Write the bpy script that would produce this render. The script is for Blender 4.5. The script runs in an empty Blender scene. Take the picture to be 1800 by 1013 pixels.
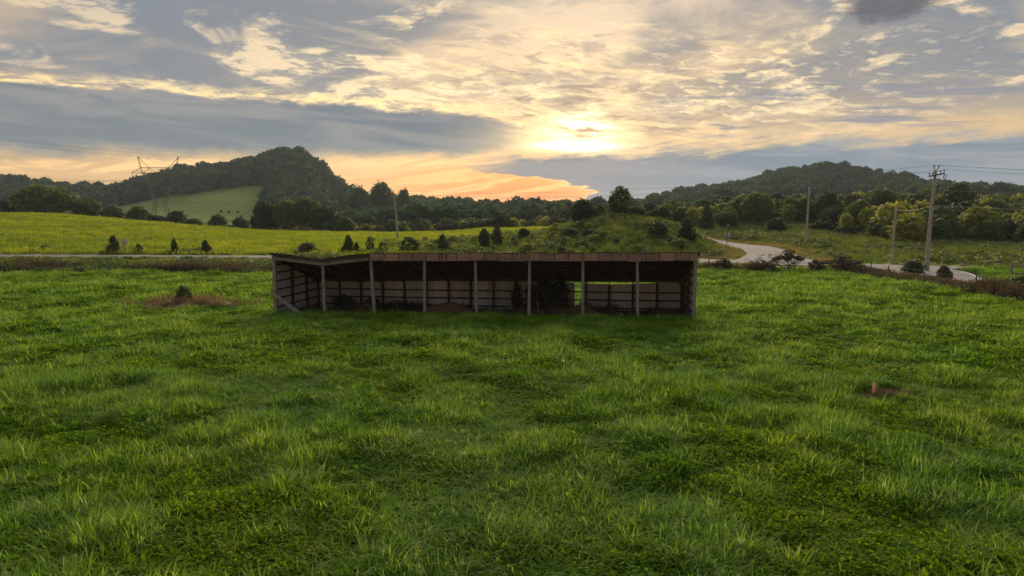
import bpy, math, random
import numpy as np
from mathutils import Vector, Matrix, Euler

R = math.radians
rng = np.random.default_rng(7)
random.seed(7)
scene = bpy.context.scene
COL = scene.collection

# ------------------------------------------------------------------ camera
CAM_Z, PITCH, FPX = 5.5, R(5.52), 1200.0      # focal length in pixels of the 1800 px wide photograph
cam_data = bpy.data.cameras.new('camera')
cam_data.sensor_width = 36.0
cam_data.lens = 24.0
cam_data.clip_start = 0.1
cam_data.clip_end = 30000
cam = bpy.data.objects.new('camera', cam_data)
cam.location = (0, 0, CAM_Z)
cam.rotation_euler = (R(90) - PITCH, 0, 0)
COL.objects.link(cam)
scene.camera = cam

# ------------------------------------------------------------------ sun
SUN_AZ, SUN_EL = R(5.2), R(14.0)
sun_dir = Vector((math.sin(SUN_AZ) * math.cos(SUN_EL), math.cos(SUN_AZ) * math.cos(SUN_EL), math.sin(SUN_EL)))
sd = bpy.data.lights.new('sun', 'SUN')
sd.energy = 4.0
sd.angle = R(48)
sd.color = (1.0, 0.80, 0.55)
sun = bpy.data.objects.new('sun', sd)
sun.rotation_euler = (-sun_dir).to_track_quat('-Z', 'Y').to_euler()
sun.location = (20, 200, 60)
COL.objects.link(sun)

# ------------------------------------------------------------------ exposure and render settings
vs = scene.view_settings
scene.display_settings.display_device = 'sRGB'
vs.view_transform = 'Standard'
vs.look = 'None'
vs.exposure = 0.52
vs.gamma = 1.0
vs.use_curve_mapping = False
scene.render.engine = 'CYCLES'
cy = scene.cycles
cy.max_bounces = 6
cy.diffuse_bounces = 3
cy.glossy_bounces = 2
cy.transmission_bounces = 4
cy.transparent_max_bounces = 6
cy.volume_bounces = 0
cy.sample_clamp_indirect = 4.0
cy.use_denoising = True
cy.denoiser = 'OPENIMAGEDENOISE'
cy.denoising_prefilter = 'NONE'


# ------------------------------------------------------------------ node helpers
class S:
    """a socket with arithmetic"""
    nt = None

    def __init__(self, sock):
        self.s = sock

    @staticmethod
    def m(op, a, b=None, c=None, clamp=False):
        n = S.nt.nodes.new('ShaderNodeMath')
        n.operation = op
        n.use_clamp = clamp
        for i, v in enumerate((a, b, c)):
            if v is None:
                continue
            if isinstance(v, S):
                S.nt.links.new(v.s, n.inputs[i])
            else:
                n.inputs[i].default_value = v
        return S(n.outputs[0])

    def __add__(self, o): return S.m('ADD', self, o)
    __radd__ = __add__
    def __sub__(self, o): return S.m('SUBTRACT', self, o)
    def __rsub__(self, o): return S.m('SUBTRACT', o, self)
    def __mul__(self, o): return S.m('MULTIPLY', self, o)
    __rmul__ = __mul__
    def __truediv__(self, o): return S.m('DIVIDE', self, o)
    def clamp(self): return S.m('ADD', self, 0.0, clamp=True)
    def exp(self): return S.m('EXPONENT', self)


def sstep(x, a, b):
    n = S.nt.nodes.new('ShaderNodeMapRange')
    n.interpolation_type = 'SMOOTHSTEP'
    S.nt.links.new(x.s, n.inputs[0])
    for i, v in ((1, a), (2, b), (3, 0.0), (4, 1.0)):
        n.inputs[i].default_value = v
    return S(n.outputs[0])


def curve(x, pts):
    """piecewise linear function of x through pts, constant outside"""
    n = S.nt.nodes.new('ShaderNodeFloatCurve')
    xs = [p[0] for p in pts]
    ys = [p[1] for p in pts]
    x0, x1, y0, y1 = min(xs), max(xs), min(ys), max(ys)
    if y1 - y0 < 1e-6:
        y1 = y0 + 1
    c = n.mapping.curves[0]
    q = [((a - x0) / (x1 - x0), (b - y0) / (y1 - y0)) for a, b in pts]
    c.points[0].location = q[0]
    c.points[1].location = q[-1]
    for p in q[1:-1]:
        c.points.new(*p)
    n.mapping.update()
    t = ((x - x0) / (x1 - x0)).clamp()
    S.nt.links.new(t.s, n.inputs[1])
    return S(n.outputs[0]) * (y1 - y0) + y0


def noise(vec, scale, detail=6, rough=0.55, dist=0.0):
    n = S.nt.nodes.new('ShaderNodeTexNoise')
    if vec is not None:
        S.nt.links.new(vec.s, n.inputs['Vector'])
    n.inputs['Scale'].default_value = scale
    n.inputs['Detail'].default_value = detail
    n.inputs['Roughness'].default_value = rough
    n.inputs['Distortion'].default_value = dist
    return S(n.outputs[0])


def comb(x, y, z):
    n = S.nt.nodes.new('ShaderNodeCombineXYZ')
    for i, v in enumerate((x, y, z)):
        if isinstance(v, S):
            S.nt.links.new(v.s, n.inputs[i])
        else:
            n.inputs[i].default_value = v
    return S(n.outputs[0])


def sep(v):
    n = S.nt.nodes.new('ShaderNodeSeparateXYZ')
    S.nt.links.new(v.s, n.inputs[0])
    return S(n.outputs[0]), S(n.outputs[1]), S(n.outputs[2])


def mixc(f, a, b, blend='MIX'):
    n = S.nt.nodes.new('ShaderNodeMix')
    n.data_type = 'RGBA'
    n.blend_type = blend
    n.clamp_factor = True
    for i, v in ((0, f), (6, a), (7, b)):
        if isinstance(v, S):
            S.nt.links.new(v.s, n.inputs[i])
        elif i == 0:
            n.inputs[0].default_value = v
        else:
            n.inputs[i].default_value = (*v, 1.0)
    return S(n.outputs[2])


def ramp(f, stops):
    n = S.nt.nodes.new('ShaderNodeValToRGB')
    S.nt.links.new(f.s, n.inputs[0])
    e = n.color_ramp.elements
    while len(e) < len(stops):
        e.new(0.5)
    for k, (p, c) in zip(e, stops):
        k.position = p
        k.color = (*c, 1.0)
    return S(n.outputs[0])


# ------------------------------------------------------------------ sky
world = bpy.data.worlds.new('World')
scene.world = world
world.use_nodes = True
nt = world.node_tree
nt.nodes.clear()
S.nt = nt


def build_sky():
    tc = nt.nodes.new('ShaderNodeTexCoord')
    d = S(tc.outputs['Generated'])
    x, y, z = sep(d)
    az = S.m('ARCTAN2', x, y)
    el = S.m('ARCSINE', z)
    A = az * 1200.0          # sideways angle, E: angle above the horizon, both in 1/1200 rad
    E = el * 1200.0
    # clouds lie in flat layers: look them up on a plane overhead, softened towards the horizon
    h = S.m('MAXIMUM', z, 0.0) + 0.16
    pl = comb(x / h, y / h, z * 2.0)
    q = comb(x, y, z * 4.0)
    tilt = comb(x, y + z * 0.3, z * 7.0 + x * 0.9)     # slanting streaks
    nw = noise(q, 3.4, 6, 0.6) - 0.5                   # edge wobble
    nf = noise(comb(x, y, z * 3.0), 19.0, 8, 0.65, 0.4) - 0.5
    puff = noise(comb(x, y, z * 4.2), 24.0, 9, 0.68, 0.3)          # small curdled cloud
    sheetn = noise(pl, 1.15, 6, 0.55, 0.5)                         # broad sheets
    sheet2 = noise(pl, 2.3, 8, 0.6, 0.7)
    wisp = noise(tilt, 6.5, 9, 0.66, 0.9)
    # angular distance from the sun
    dA = A - 108.0
    dE = E - 140.0
    warm = (((dA * dA) / (420.0 * 420.0) + (dE * dE) / (190.0 * 190.0)) * -1.0).exp()
    wide = (((dA * dA) / (900.0 * 900.0) + (dE * dE) / (330.0 * 330.0)) * -1.0).exp()
    glow = (((dA * dA) / (95.0 * 95.0) + (dE * dE) / (42.0 * 42.0)) * -1.0).exp()
    # clear air behind the clouds
    sky = nt.nodes.new('ShaderNodeTexSky')
    sky.sky_type = 'NISHITA'
    sky.sun_disc = False
    sky.sun_elevation = SUN_EL
    sky.sun_rotation = SUN_AZ
    sky.air_density = 1.0
    sky.dust_density = 2.0
    sc = nt.nodes.new('ShaderNodeVectorMath')
    sc.operation = 'SCALE'
    nt.links.new(sky.outputs[0], sc.inputs[0])
    sc.inputs['Scale'].default_value = 0.07
    clear = S(sc.outputs[0])
    # veil of high cloud
    veil = ramp((E / 900.0).clamp(), [(0.0, (0.68, 0.47, 0.22)), (0.09, (0.70, 0.50, 0.27)), (0.20, (0.60, 0.48, 0.35)),
                                      (0.36, (0.47, 0.43, 0.40)), (0.6, (0.46, 0.45, 0.47)), (1.0, (0.50, 0.52, 0.56))])
    col = mixc(0.90, clear, veil)
    col = mixc(wide * 0.40, col, (0.84, 0.67, 0.46))
    # broad lavender grey sheets
    g1 = sstep(sheetn, 0.40, 0.56) * sstep(E, 100.0, 230.0)
    col = mixc(g1 * (0.97 - warm * 0.38), col, mixc(warm, (0.315, 0.345, 0.38), (0.42, 0.39, 0.365)))
    # curdled cream cloud with lit edges, thickest in bands
    bands = sstep(sheet2 + nw * 0.22, 0.51, 0.60)
    curd = sstep(puff + (sheet2 - 0.5) * 0.7, 0.47, 0.60)
    lit = bands * (curd * 0.8 + 0.2) * sstep(E, 120.0, 200.0)
    col = mixc(lit * (0.55 + wide * 0.4), col, mixc(wide, (0.68, 0.57, 0.45), (1.02, 0.85, 0.59)))
    # grey undersides among the lit cloud
    under = sstep(noise(comb(x, y, z * 4.5), 11.0, 8, 0.62, 0.5), 0.52, 0.62) * sstep(E, 125.0, 165.0)
    col = mixc(under * (0.12 + warm * 0.62), col, mixc(warm, (0.40, 0.385, 0.40), (0.43, 0.36, 0.29)))
    # fine mackerel mottling in the lit cloud
    mot = noise(comb(x, y, z * 3.6 + x * 0.3), 34.0, 6, 0.6, 0.6)
    gold = (((A - 260.0) * (A - 260.0)) / (430.0 * 430.0) * -1.0).exp() * sstep(E, 125.0, 165.0) * sstep(E * -1.0, -330.0, -250.0)
    col = mixc(sstep(mot, 0.50, 0.60) * gold * 0.42, col, (0.52, 0.44, 0.35))
    col = mixc(sstep(mot, 0.47, 0.36) * gold * 0.55, col, (1.06, 0.88, 0.56))
    # slanting wisps round the sun
    ws = sstep(wisp, 0.53, 0.66) * warm * sstep(E, 60.0, 120.0)
    col = mixc(ws * 0.8, col, (1.06, 0.86, 0.52))
    # orange evening light low down, left of the sun
    oA = (A + 30.0) / 215.0
    oE = (E - 36.0) / 58.0
    orange = ((oA * oA + oE * oE) * -1.0).exp()
    low = noise(comb(x, y, z * 9.0 - x * 1.2), 8.0, 8, 0.62, 0.9)
    col = mixc((orange * 1.15).clamp(), col, mixc(sstep(low, 0.42, 0.60), (0.96, 0.47, 0.13), (1.04, 0.70, 0.29)))
    col = mixc(orange * sstep(low, 0.58, 0.70) * 0.6, col, (0.66, 0.44, 0.27))
    # long blue grey bank left of the sun
    up = curve(A, [(-1900, 205), (-780, 198), (-557, 201), (-294, 201), (-100, 190), (40, 160), (105, 138)])
    lo = curve(A, [(-1900, 92), (-780, 92), (-557, 97), (-294, 101), (-60, 114), (30, 134), (105, 140)])
    Ew = E + nw * 52.0 + nf * 34.0
    fine_t = noise(comb(x, y, z * 5.0 - x * 0.4), 16.0, 8, 0.62, 0.5)
    m1 = sstep(up - Ew, -2.0, 9.0) * sstep(Ew - lo, -6.0, 20.0) * sstep(A, -2600.0, -1700.0)
    m1 = m1 * (sstep(A * -1.0, -118.0, 150.0) * 0.75 + 0.25) * sstep(fine_t + sstep(A * -1.0, -90.0, 120.0) * 0.4, 0.42, 0.56)
    rim1 = sstep(up - Ew, -20.0, -2.0) * sstep(up - Ew, 5.0, -2.0) * sstep(A * -1.0, -140.0, -60.0) * sstep(puff, 0.38, 0.6)
    rimlo = sstep(Ew - lo, -26.0, -8.0) * sstep(Ew - lo, 4.0, -6.0) * sstep(A * -1.0, -140.0, -60.0) * sstep(low, 0.40, 0.55)
    shade = noise(comb(x, y, z * 8.0 + x * 0.5), 5.0, 8, 0.6, 0.4)
    bankc = mixc(sstep(shade, 0.38, 0.62), (0.245, 0.285, 0.325), (0.385, 0.385, 0.385))
    bankc = mixc(sstep(E, 215.0, 130.0) * 0.35, bankc, (0.33, 0.365, 0.365))
    col = mixc(rim1 * 0.9, col, (1.02, 0.82, 0.50))
    col = mixc(rimlo * 0.7, col, (1.0, 0.74, 0.42))
    col = mixc(m1 * (0.96 - glow * 0.45), col, bankc)
    # blue grey bank right of the sun, down to the horizon
    up2 = curve(A, [(-260, 62), (-120, 96), (20, 118), (130, 122), (294, 120), (557, 130), (780, 128), (1900, 135)])
    left = curve(E, [(0, 74), (14, 88), (26, 108), (40, 122), (54, 128), (64, 118), (76, 50), (90, -70), (104, -100), (116, -20), (126, 20)])
    Aw = A + nw * 60.0 + nf * 120.0 + (puff - 0.5) * 90.0 + (low - 0.5) * 90.0
    Ev = Ew + nf * 30.0 + (low - 0.5) * 70.0
    m2 = sstep(up2 - Ev, -16.0, 22.0) * sstep(Aw - left, -4.0, 7.0) * (sstep(A + nf * 90.0, -150.0, 40.0)) * sstep(A * -1.0, -2600.0, -1700.0)
    rim2 = sstep(Aw - left, -20.0, -4.0) * sstep(Aw - left, 6.0, -3.0) * sstep(E * -1.0, -84.0, -66.0)
    right_c = mixc(sstep(shade, 0.40, 0.64), (0.265, 0.325, 0.385), (0.40, 0.425, 0.455))
    right_c = mixc(sstep(E, 120.0, 40.0) * 0.4, right_c, (0.34, 0.405, 0.455))
    right_c = mixc(((dA * dA) / (200.0 * 200.0) * -1.0).exp() * 0.5, right_c, (0.43, 0.385, 0.38))
    col = mixc(rim2 * 0.95, col, (1.15, 0.78, 0.36))
    col = mixc(m2 * 0.96, col, right_c)
    # grey blue streaks trailing right above that bank
    tr = sstep(noise(comb(x, y, z * 12.0 + x * 0.6), 6.0, 7, 0.58, 0.4), 0.50, 0.62) * sstep(A, 150.0, 400.0) * sstep(E, 125.0, 150.0) * sstep(E * -1.0, -250.0, -190.0)
    col = mixc(tr * 0.85, col, (0.36, 0.365, 0.40))
    # one low dark cloud high on the right
    cA = (A - 592.0) / 84.0
    cE = (E - 330.0) / 44.0
    dark = ((cA * cA + cE * cE) * -1.0).exp() + nf * 0.9 + nw * 0.4
    col = mixc(sstep(dark, 0.36, 0.78) * 0.9, col, (0.205, 0.205, 0.235))
    # the hidden sun shining through rents in the cloud
    rag = sstep(wisp * 0.5 + puff * 0.5 + nf * 0.3, 0.42, 0.60)
    sE = (E - 128.0 - nw * 18.0)
    slit = ((dA * dA) / (56.0 * 56.0) * -1.0).exp() * ((sE * sE) / (6.5 * 6.5) * -1.0).exp()
    fan = ((dA - 14.0) * (dA - 14.0) / (50.0 * 50.0) * -1.0).exp() * (((E - 158.0) * (E - 158.0)) / (24.0 * 24.0) * -1.0).exp()
    col = mixc(glow * (rag * 0.80 + 0.0) * sstep(E, 110.0, 128.0), col, (1.15, 0.95, 0.58))
    col = mixc((fan * rag * 1.1).clamp(), col, (2.0, 1.75, 1.15))
    col = mixc((slit * 1.25).clamp(), col, (2.4, 2.1, 1.45))
    # below the horizon
    col = mixc(sstep(E, -6.0, -60.0), col, (0.10, 0.11, 0.07))
    gm = nt.nodes.new('ShaderNodeGamma')
    nt.links.new(col.s, gm.inputs[0])
    gm.inputs[1].default_value = 1.56
    bg = nt.nodes.new('ShaderNodeBackground')
    nt.links.new(gm.outputs[0], bg.inputs[0])
    bg.inputs[1].default_value = 0.98
    out = nt.nodes.new('ShaderNodeOutputWorld')
    nt.links.new(bg.outputs[0], out.inputs[0])


build_sky()
world.cycles.sampling_method = 'MANUAL'
world.cycles.sample_map_resolution = 512

# ------------------------------------------------------------------ photograph geometry -> place
CP, SP = math.cos(PITCH), math.sin(PITCH)


def ray_z(py, D):
    """height of the view ray of photo row py (mid column) where it is D metres ahead"""
    yc = (506.5 - py) / FPX
    return CAM_Z + D * (-SP + CP * yc) / (CP + SP * yc)


def ray_x(px, D, z):
    depth = D * CP - (z - CAM_Z) * SP
    return (px - 900.0) / FPX * depth


# ------------------------------------------------------------------ terrain heights
ROWS = [  # distance ahead, 'z' metres or 'y' photo row, {photo column: value}
    (-200, 'z', {0: 0}), (37, 'z', {0: 0}), (47.5, 'z', {0: 0, 400: -0.05, 500: -0.45, 1210: -0.40, 1300: 0}), (62, 'z', {0: 0, 400: -0.05, 520: -0.3, 1190: -0.25, 1300: 0}),
    (72, 'z', {0: 0.0, 1800: 0.0}),
    (82, 'z', {0: 0.70, 500: 0.55, 1150: 0.12, 1800: 0.0}),
    (88, 'z', {0: 0.90, 500: 0.80, 1200: 0.30, 1600: 0.05, 1800: 0.0}),
    (98, 'z', {0: 0.95, 500: 0.85, 1000: 0.75, 1200: 0.7, 1300: 0.45, 1600: 0.10, 1800: 0.05}),
    (110, 'z', {0: 1.7, 400: 1.15, 700: 1.05, 900: 1.5, 1000: 2.5, 1100: 3.6, 1180: 2.8, 1230: 1.7, 1270: 1.0, 1340: 0.95, 1420: 1.3, 1500: 0.8, 1800: 0.4}),
    (125, 'z', {-600: 3.4, 0: 3.0, 400: 1.7, 700: 1.4, 800: 2.0, 900: 2.9, 950: 3.5, 1000: 4.7, 1050: 5.7, 1090: 6.4, 1150: 5.8, 1200: 4.4, 1230: 2.7, 1255: 1.5, 1320: 1.3, 1400: 2.2, 1500: 1.6, 1600: 1.2, 1800: 0.9}),
    (150, 'z', {-600: 5.4, 0: 4.9, 400: 2.5, 700: 1.7, 850: 2.4, 1000: 3.4, 1100: 4.4, 1200: 3.6, 1250: 2.4, 1320: 2.6, 1400: 3.4, 1500: 2.8, 1800: 2.0}),
    (190, 'y', {-600: 372, 0: 377, 100: 379, 200: 387, 300: 395, 400: 404, 500: 409, 600: 411, 700: 412, 800: 409, 850: 404, 950: 403, 1100: 398, 1250: 392, 1400: 385, 1600: 392, 1800: 396, 2400: 396}),
    (230, 'z', {-600: 6.5, 0: 5.4, 200: 3.5, 400: 1.0, 600: -0.5, 800: 0.5, 1000: 1.5, 1200: 5.5, 1400: 8.0, 1600: 7.5, 1800: 6.5, 2400: 6}),
    (320, 'z', {-600: 6.0, 0: 3.5, 400: -2.0, 600: -2.5, 800: -1.5, 1000: 0.5, 1200: 6, 1400: 11, 1600: 12, 1800: 11, 2400: 10}),
    (450, 'y', {-600: 388, 0: 388, 200: 386, 400: 390, 600: 396, 700: 398, 850: 395, 1000: 389, 1100: 388, 1200: 380, 1400: 366, 1600: 362, 1800: 364, 2400: 366}),
    (600, 'y', {-600: 362, 0: 370, 200: 364, 300: 351, 400: 338, 450: 336, 500: 343, 560: 350, 600: 362, 640: 372, 700: 378, 800: 382, 900: 385, 1000: 388, 1100: 385, 1200: 373, 1300: 358, 1400: 344, 1600: 346, 1800: 360, 2400: 362}),
    (760, 'y', {-600: 325, -100: 326, 0: 329, 100: 343, 200: 350, 260: 340, 320: 323, 400: 312, 440: 300, 480: 290, 520: 287, 552: 292, 575: 312, 592: 344, 610: 358, 640: 362, 700: 366, 800: 373, 900: 383, 1000: 389, 1100: 377, 1200: 353, 1300: 337, 1400: 315, 1470: 305, 1540: 318, 1600: 334, 1700: 350, 1800: 358, 2400: 350}),
    (1000, 'y', {-600: 345, 0: 345, 200: 358, 400: 345, 500: 348, 600: 366, 700: 370, 800: 376, 900: 382, 1000: 388, 1100: 385, 1200: 368, 1400: 340, 1500: 340, 1700: 356, 2400: 356}),
    (1400, 'y', {-600: 355, 0: 360, 400: 362, 590: 362, 620: 357, 650: 362, 700: 366, 800: 376, 1000: 387, 1200: 380, 1400: 365, 2400: 365}),
    (2600, 'y', {0: 386}), (9000, 'y', {0: 389.6}),
]
_cols = np.arange(-600, 2401, 10.0)
_u = (_cols - 900.0) / FPX
_rowD = np.array([r[0] for r in ROWS], float)
_rowZ = []
_k = np.exp(-0.5 * (np.arange(-6, 7) / 1.8) ** 2)
_k /= _k.sum()
for D, kind, pts in ROWS:
    ks = sorted(pts)
    v = np.interp(_cols, ks, [pts[k] for k in ks])
    if kind == 'y':
        v = np.array([ray_z(a, D) for a in v])
    v = np.convolve(np.pad(v, 6, mode='edge'), _k, mode='valid')
    _rowZ.append(v)
_rowZ = np.array(_rowZ)
_h = np.diff(_rowD)[:, None]
_dl = np.diff(_rowZ, axis=0) / _h
_m = np.zeros_like(_rowZ)
_w1 = 2 * _h[1:] + _h[:-1]
_w2 = _h[1:] + 2 * _h[:-1]
with np.errstate(divide='ignore', invalid='ignore'):
    _hm = (_w1 + _w2) / (_w1 / _dl[:-1] + _w2 / _dl[1:])
_m[1:-1] = np.where(_dl[:-1] * _dl[1:] > 0, _hm, 0.0)

_lat = rng.random((256, 256))


def vnoise(x, y):
    """smooth value noise 0..1"""
    x = np.asarray(x, float); y = np.asarray(y, float)
    xi = np.floor(x).astype(int); yi = np.floor(y).astype(int)
    fx = x - xi; fy = y - yi
    fx = fx * fx * (3 - 2 * fx); fy = fy * fy * (3 - 2 * fy)
    a = _lat[xi % 256, yi % 256]; b = _lat[(xi + 1) % 256, yi % 256]
    c = _lat[xi % 256, (yi + 1) % 256]; d = _lat[(xi + 1) % 256, (yi + 1) % 256]
    return (a * (1 - fx) + b * fx) * (1 - fy) + (c * (1 - fx) + d * fx) * fy


def fbm(x, y, o=4):
    s, a, t = 0.0, 1.0, 0.0
    for k in range(o):
        s = s + a * vnoise(x * 2 ** k + 17.3 * k, y * 2 ** k + 5.1 * k)
        t += a
        a *= 0.5
    return s / t


def base_z(x, y):
    x = np.asarray(x, float); y = np.asarray(y, float)
    D = np.clip(y, -199, 8990)
    u = np.clip(x / np.maximum(y, 25.0), _u[0], _u[-1])
    fu = (u - _u[0]) / (_u[1] - _u[0])
    iu = np.clip(fu.astype(int), 0, len(_u) - 2)
    fu = fu - iu
    i = np.clip(np.searchsorted(_rowD, D, side='right') - 1, 0, len(_rowD) - 2)
    h = _rowD[i + 1] - _rowD[i]
    t = (D - _rowD[i]) / h

    def g(tab, r):
        return tab[r, iu] * (1 - fu) + tab[r, iu + 1] * fu
    z0, z1, m0, m1 = g(_rowZ, i), g(_rowZ, i + 1), g(_m, i), g(_m, i + 1)
    t2, t3 = t * t, t * t * t
    return (2 * t3 - 3 * t2 + 1) * z0 + (t3 - 2 * t2 + t) * h * m0 + (-2 * t3 + 3 * t2) * z1 + (t3 - t2) * h * m1


# roads: centre lines as (x, y, half width)
def smooth_line(pts, n=14):
    P = np.array(pts, float)
    Q = np.vstack([2 * P[0] - P[1], P, 2 * P[-1] - P[-2]])
    out = []
    for i in range(1, len(Q) - 2):
        for t in np.linspace(0, 1, n, endpoint=False):
            out.append(0.5 * (2 * Q[i] + (Q[i + 1] - Q[i - 1]) * t + (2 * Q[i - 1] - 5 * Q[i] + 4 * Q[i + 1] - Q[i + 2]) * t * t
                              + (3 * Q[i] - Q[i - 1] - 3 * Q[i + 1] + Q[i + 2]) * t ** 3))
    out.append(P[-1])
    return np.array(out)


ROAD_A = smooth_line([(-330, 106, 3.0), (-190, 99, 3.0), (-110, 95, 3.0), (-60, 92.6, 3.0), (0, 91.6, 3.0), (26, 90.5, 3.0), (45, 85, 3.1), (62, 79.5, 3.0), (90, 74, 3.0), (150, 68, 3.0), (260, 62, 3.0)])
ROAD_B = smooth_line([(47.0, 83, 4.6), (45.8, 75, 3.9), (42.0, 65, 3.0), (40.0, 54, 3.0), (39.2, 40, 3.0), (39, 0, 3.0), (39, -60, 3.0)])
ROAD_C = smooth_line([(35.5, 90, 6.0), (37.2, 96, 4.6), (39.5, 105, 3.4), (41.0, 118, 2.9), (38.5, 131, 2.8), (30, 143, 2.8), (14, 156, 2.8)])


def line_dist(x, y, L):
    """distance outside the road edge of polyline L (negative on the road)"""
    x = np.asarray(x, float).ravel(); y = np.asarray(y, float).ravel()
    best = np.full(x.shape, 1e9)
    for i in range(len(L) - 1):
        ax, ay, aw = L[i]; bx, by, bw = L[i + 1]
        dx, dy = bx - ax, by - ay
        t = np.clip(((x - ax) * dx + (y - ay) * dy) / (dx * dx + dy * dy), 0, 1)
        d = np.hypot(x - ax - t * dx, y - ay - t * dy) - (aw + t * (bw - aw))
        best = np.minimum(best, d)
    return best


def road_dist(x, y):
    s = np.shape(x)
    d = np.minimum(np.minimum(line_dist(x, y, ROAD_A), line_dist(x, y, ROAD_B)), line_dist(x, y, ROAD_C))
    return d.reshape(s)


def ground_z(x, y):
    x = np.asarray(x, float); y = np.asarray(y, float)
    z = base_z(x, y)
    rd = road_dist(x, y)
    off = np.clip(rd / 4.0, 0, 1)
    bump = (fbm(x / 3.1, y / 3.1, 3) - 0.5) * 0.42 + (fbm(x / 14.0 + 40, y / 14.0, 2) - 0.5) * 0.5
    big = np.clip((y - 200) / 300, 0, 1) * (fbm(x / 60.0, y / 60.0, 3) - 0.5) * 8.0
    sx, sy = x * 0.9913 - (y - 39.0) * 0.1312 + 2.05, x * 0.1312 + (y - 39.0) * 0.9913   # shed frame
    shed = np.clip(1 - np.maximum(np.abs(sx) - 12.4, np.abs(sy - 3.2) - 3.6) / 2.0, 0, 1)
    return z + (bump * np.clip(1 - (y - 60) / 60, 0.35, 1) + big) * off * (1 - shed) - 0.10 * (rd < 0.6)


def gz(x, y):
    return float(ground_z(np.array([x]), np.array([y]))[0])


def place(px, D):
    """the spot on the ground D metres ahead under photo column px"""
    x = ray_x(px, D, 0.0)
    for _ in range(4):
        z = gz(x, D)
        x = ray_x(px, D, z)
    return x, D, gz(x, D)


# ------------------------------------------------------------------ mesh helpers
def tag(o, label=None, cat=None, group=None, kind=None):
    if label: o['label'] = label
    if cat: o['category'] = cat
    if group: o['group'] = group
    if kind: o['kind'] = kind
    return o


def mesh_np(name, V, F, mat=None, smooth=False):
    """V (n,3), F (m,3) or (m,4)"""
    V = np.asarray(V, np.float32); F = np.asarray(F, np.int32)
    me = bpy.data.meshes.new(name)
    k = F.shape[1]
    me.vertices.add(len(V)); me.vertices.foreach_set('co', V.ravel())
    me.loops.add(F.size); me.loops.foreach_set('vertex_index', F.ravel())
    me.polygons.add(len(F))
    me.polygons.foreach_set('loop_start', np.arange(0, F.size, k, dtype=np.int32))
    me.polygons.foreach_set('loop_total', np.full(len(F), k, np.int32))
    if smooth:
        me.polygons.foreach_set('use_smooth', np.ones(len(F), bool))
    me.update(calc_edges=True)
    if mat: me.materials.append(mat)
    return me


def link(name, me, parent=None, loc=(0, 0, 0), rot=(0, 0, 0), scl=(1, 1, 1)):
    o = bpy.data.objects.new(name, me)
    COL.objects.link(o)
    o.parent = parent
    o.location = loc; o.rotation_euler = rot; o.scale = scl
    return o


class MB:
    """collects boxes, bars, tubes and sheets into one mesh"""
    def __init__(self):
        self.V, self.F = [], []

    def add(self, V, F):
        n = len(self.V)
        self.V += [tuple(v) for v in V]
        self.F += [tuple(i + n for i in f) for f in F]
        return self

    def bar(self, a, b, w, h, w2=None, h2=None, up=(0, 0, 1), jitter=0.0):
        a, b = Vector(a), Vector(b)
        d = (b - a).normalized()
        s = d.cross(Vector(up))
        if s.length < 1e-4: s = d.cross(Vector((0, 1, 0)))
        s.normalize(); t = s.cross(d)
        V = []
        for p, ww, hh in ((a, w, h), (b, w2 or w, h2 or h)):
            for i, j in ((-1, -1), (1, -1), (1, 1), (-1, 1)):
                V.append(p + s * (i * ww / 2 + random.uniform(-jitter, jitter)) + t * (j * hh / 2 + random.uniform(-jitter, jitter)))
        return self.add(V, [(3, 2, 1, 0), (4, 5, 6, 7), (0, 1, 5, 4), (1, 2, 6, 5), (2, 3, 7, 6), (3, 0, 4, 7)])

    def tube(self, pts, rs, n=8, cap=True):
        pts = [Vector(p) for p in pts]
        if not hasattr(rs, '__len__'): rs = [rs] * len(pts)
        V, F = [], []
        for i, p in enumerate(pts):
            d = (pts[min(i + 1, len(pts) - 1)] - pts[max(i - 1, 0)]).normalized()
            ref = Vector((0, 0, 1)) if abs(d.z) < 0.9 else Vector((0, 1, 0))
            s = d.cross(ref).normalized(); t = s.cross(d)
            for k in range(n):
                a = 2 * math.pi * k / n
                V.append(p + (s * math.cos(a) + t * math.sin(a)) * rs[i])
        for i in range(len(pts) - 1):
            for k in range(n):
                F.append((i * n + k, i * n + (k + 1) % n, (i + 1) * n + (k + 1) % n, (i + 1) * n + k))
        if cap:
            F.append(tuple(range(n - 1, -1, -1)))
            F.append(tuple(range((len(pts) - 1) * n, len(pts) * n)))
        return self.add(V, F)

    def lathe(self, prof, c=(0, 0, 0), n=10):
        return self.tube([(c[0], c[1], c[2] + z) for r, z in prof], [r for r, z in prof], n)

    def mesh(self, name, mat, smooth=False):
        me = bpy.data.meshes.new(name)
        me.from_pydata(self.V, [], self.F)
        if smooth:
            for p in me.polygons: p.use_smooth = True
        me.update()
        if mat: me.materials.append(mat)
        return me

    def build(self, name, mat, parent=None, smooth=False, **k):
        return link(name, self.mesh(name, mat, smooth), parent, **k)


# ------------------------------------------------------------------ materials
def new_mat(name):
    m = bpy.data.materials.new(name)
    m.use_nodes = True
    m.node_tree.nodes.clear()
    S.nt = m.node_tree
    return m


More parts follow.
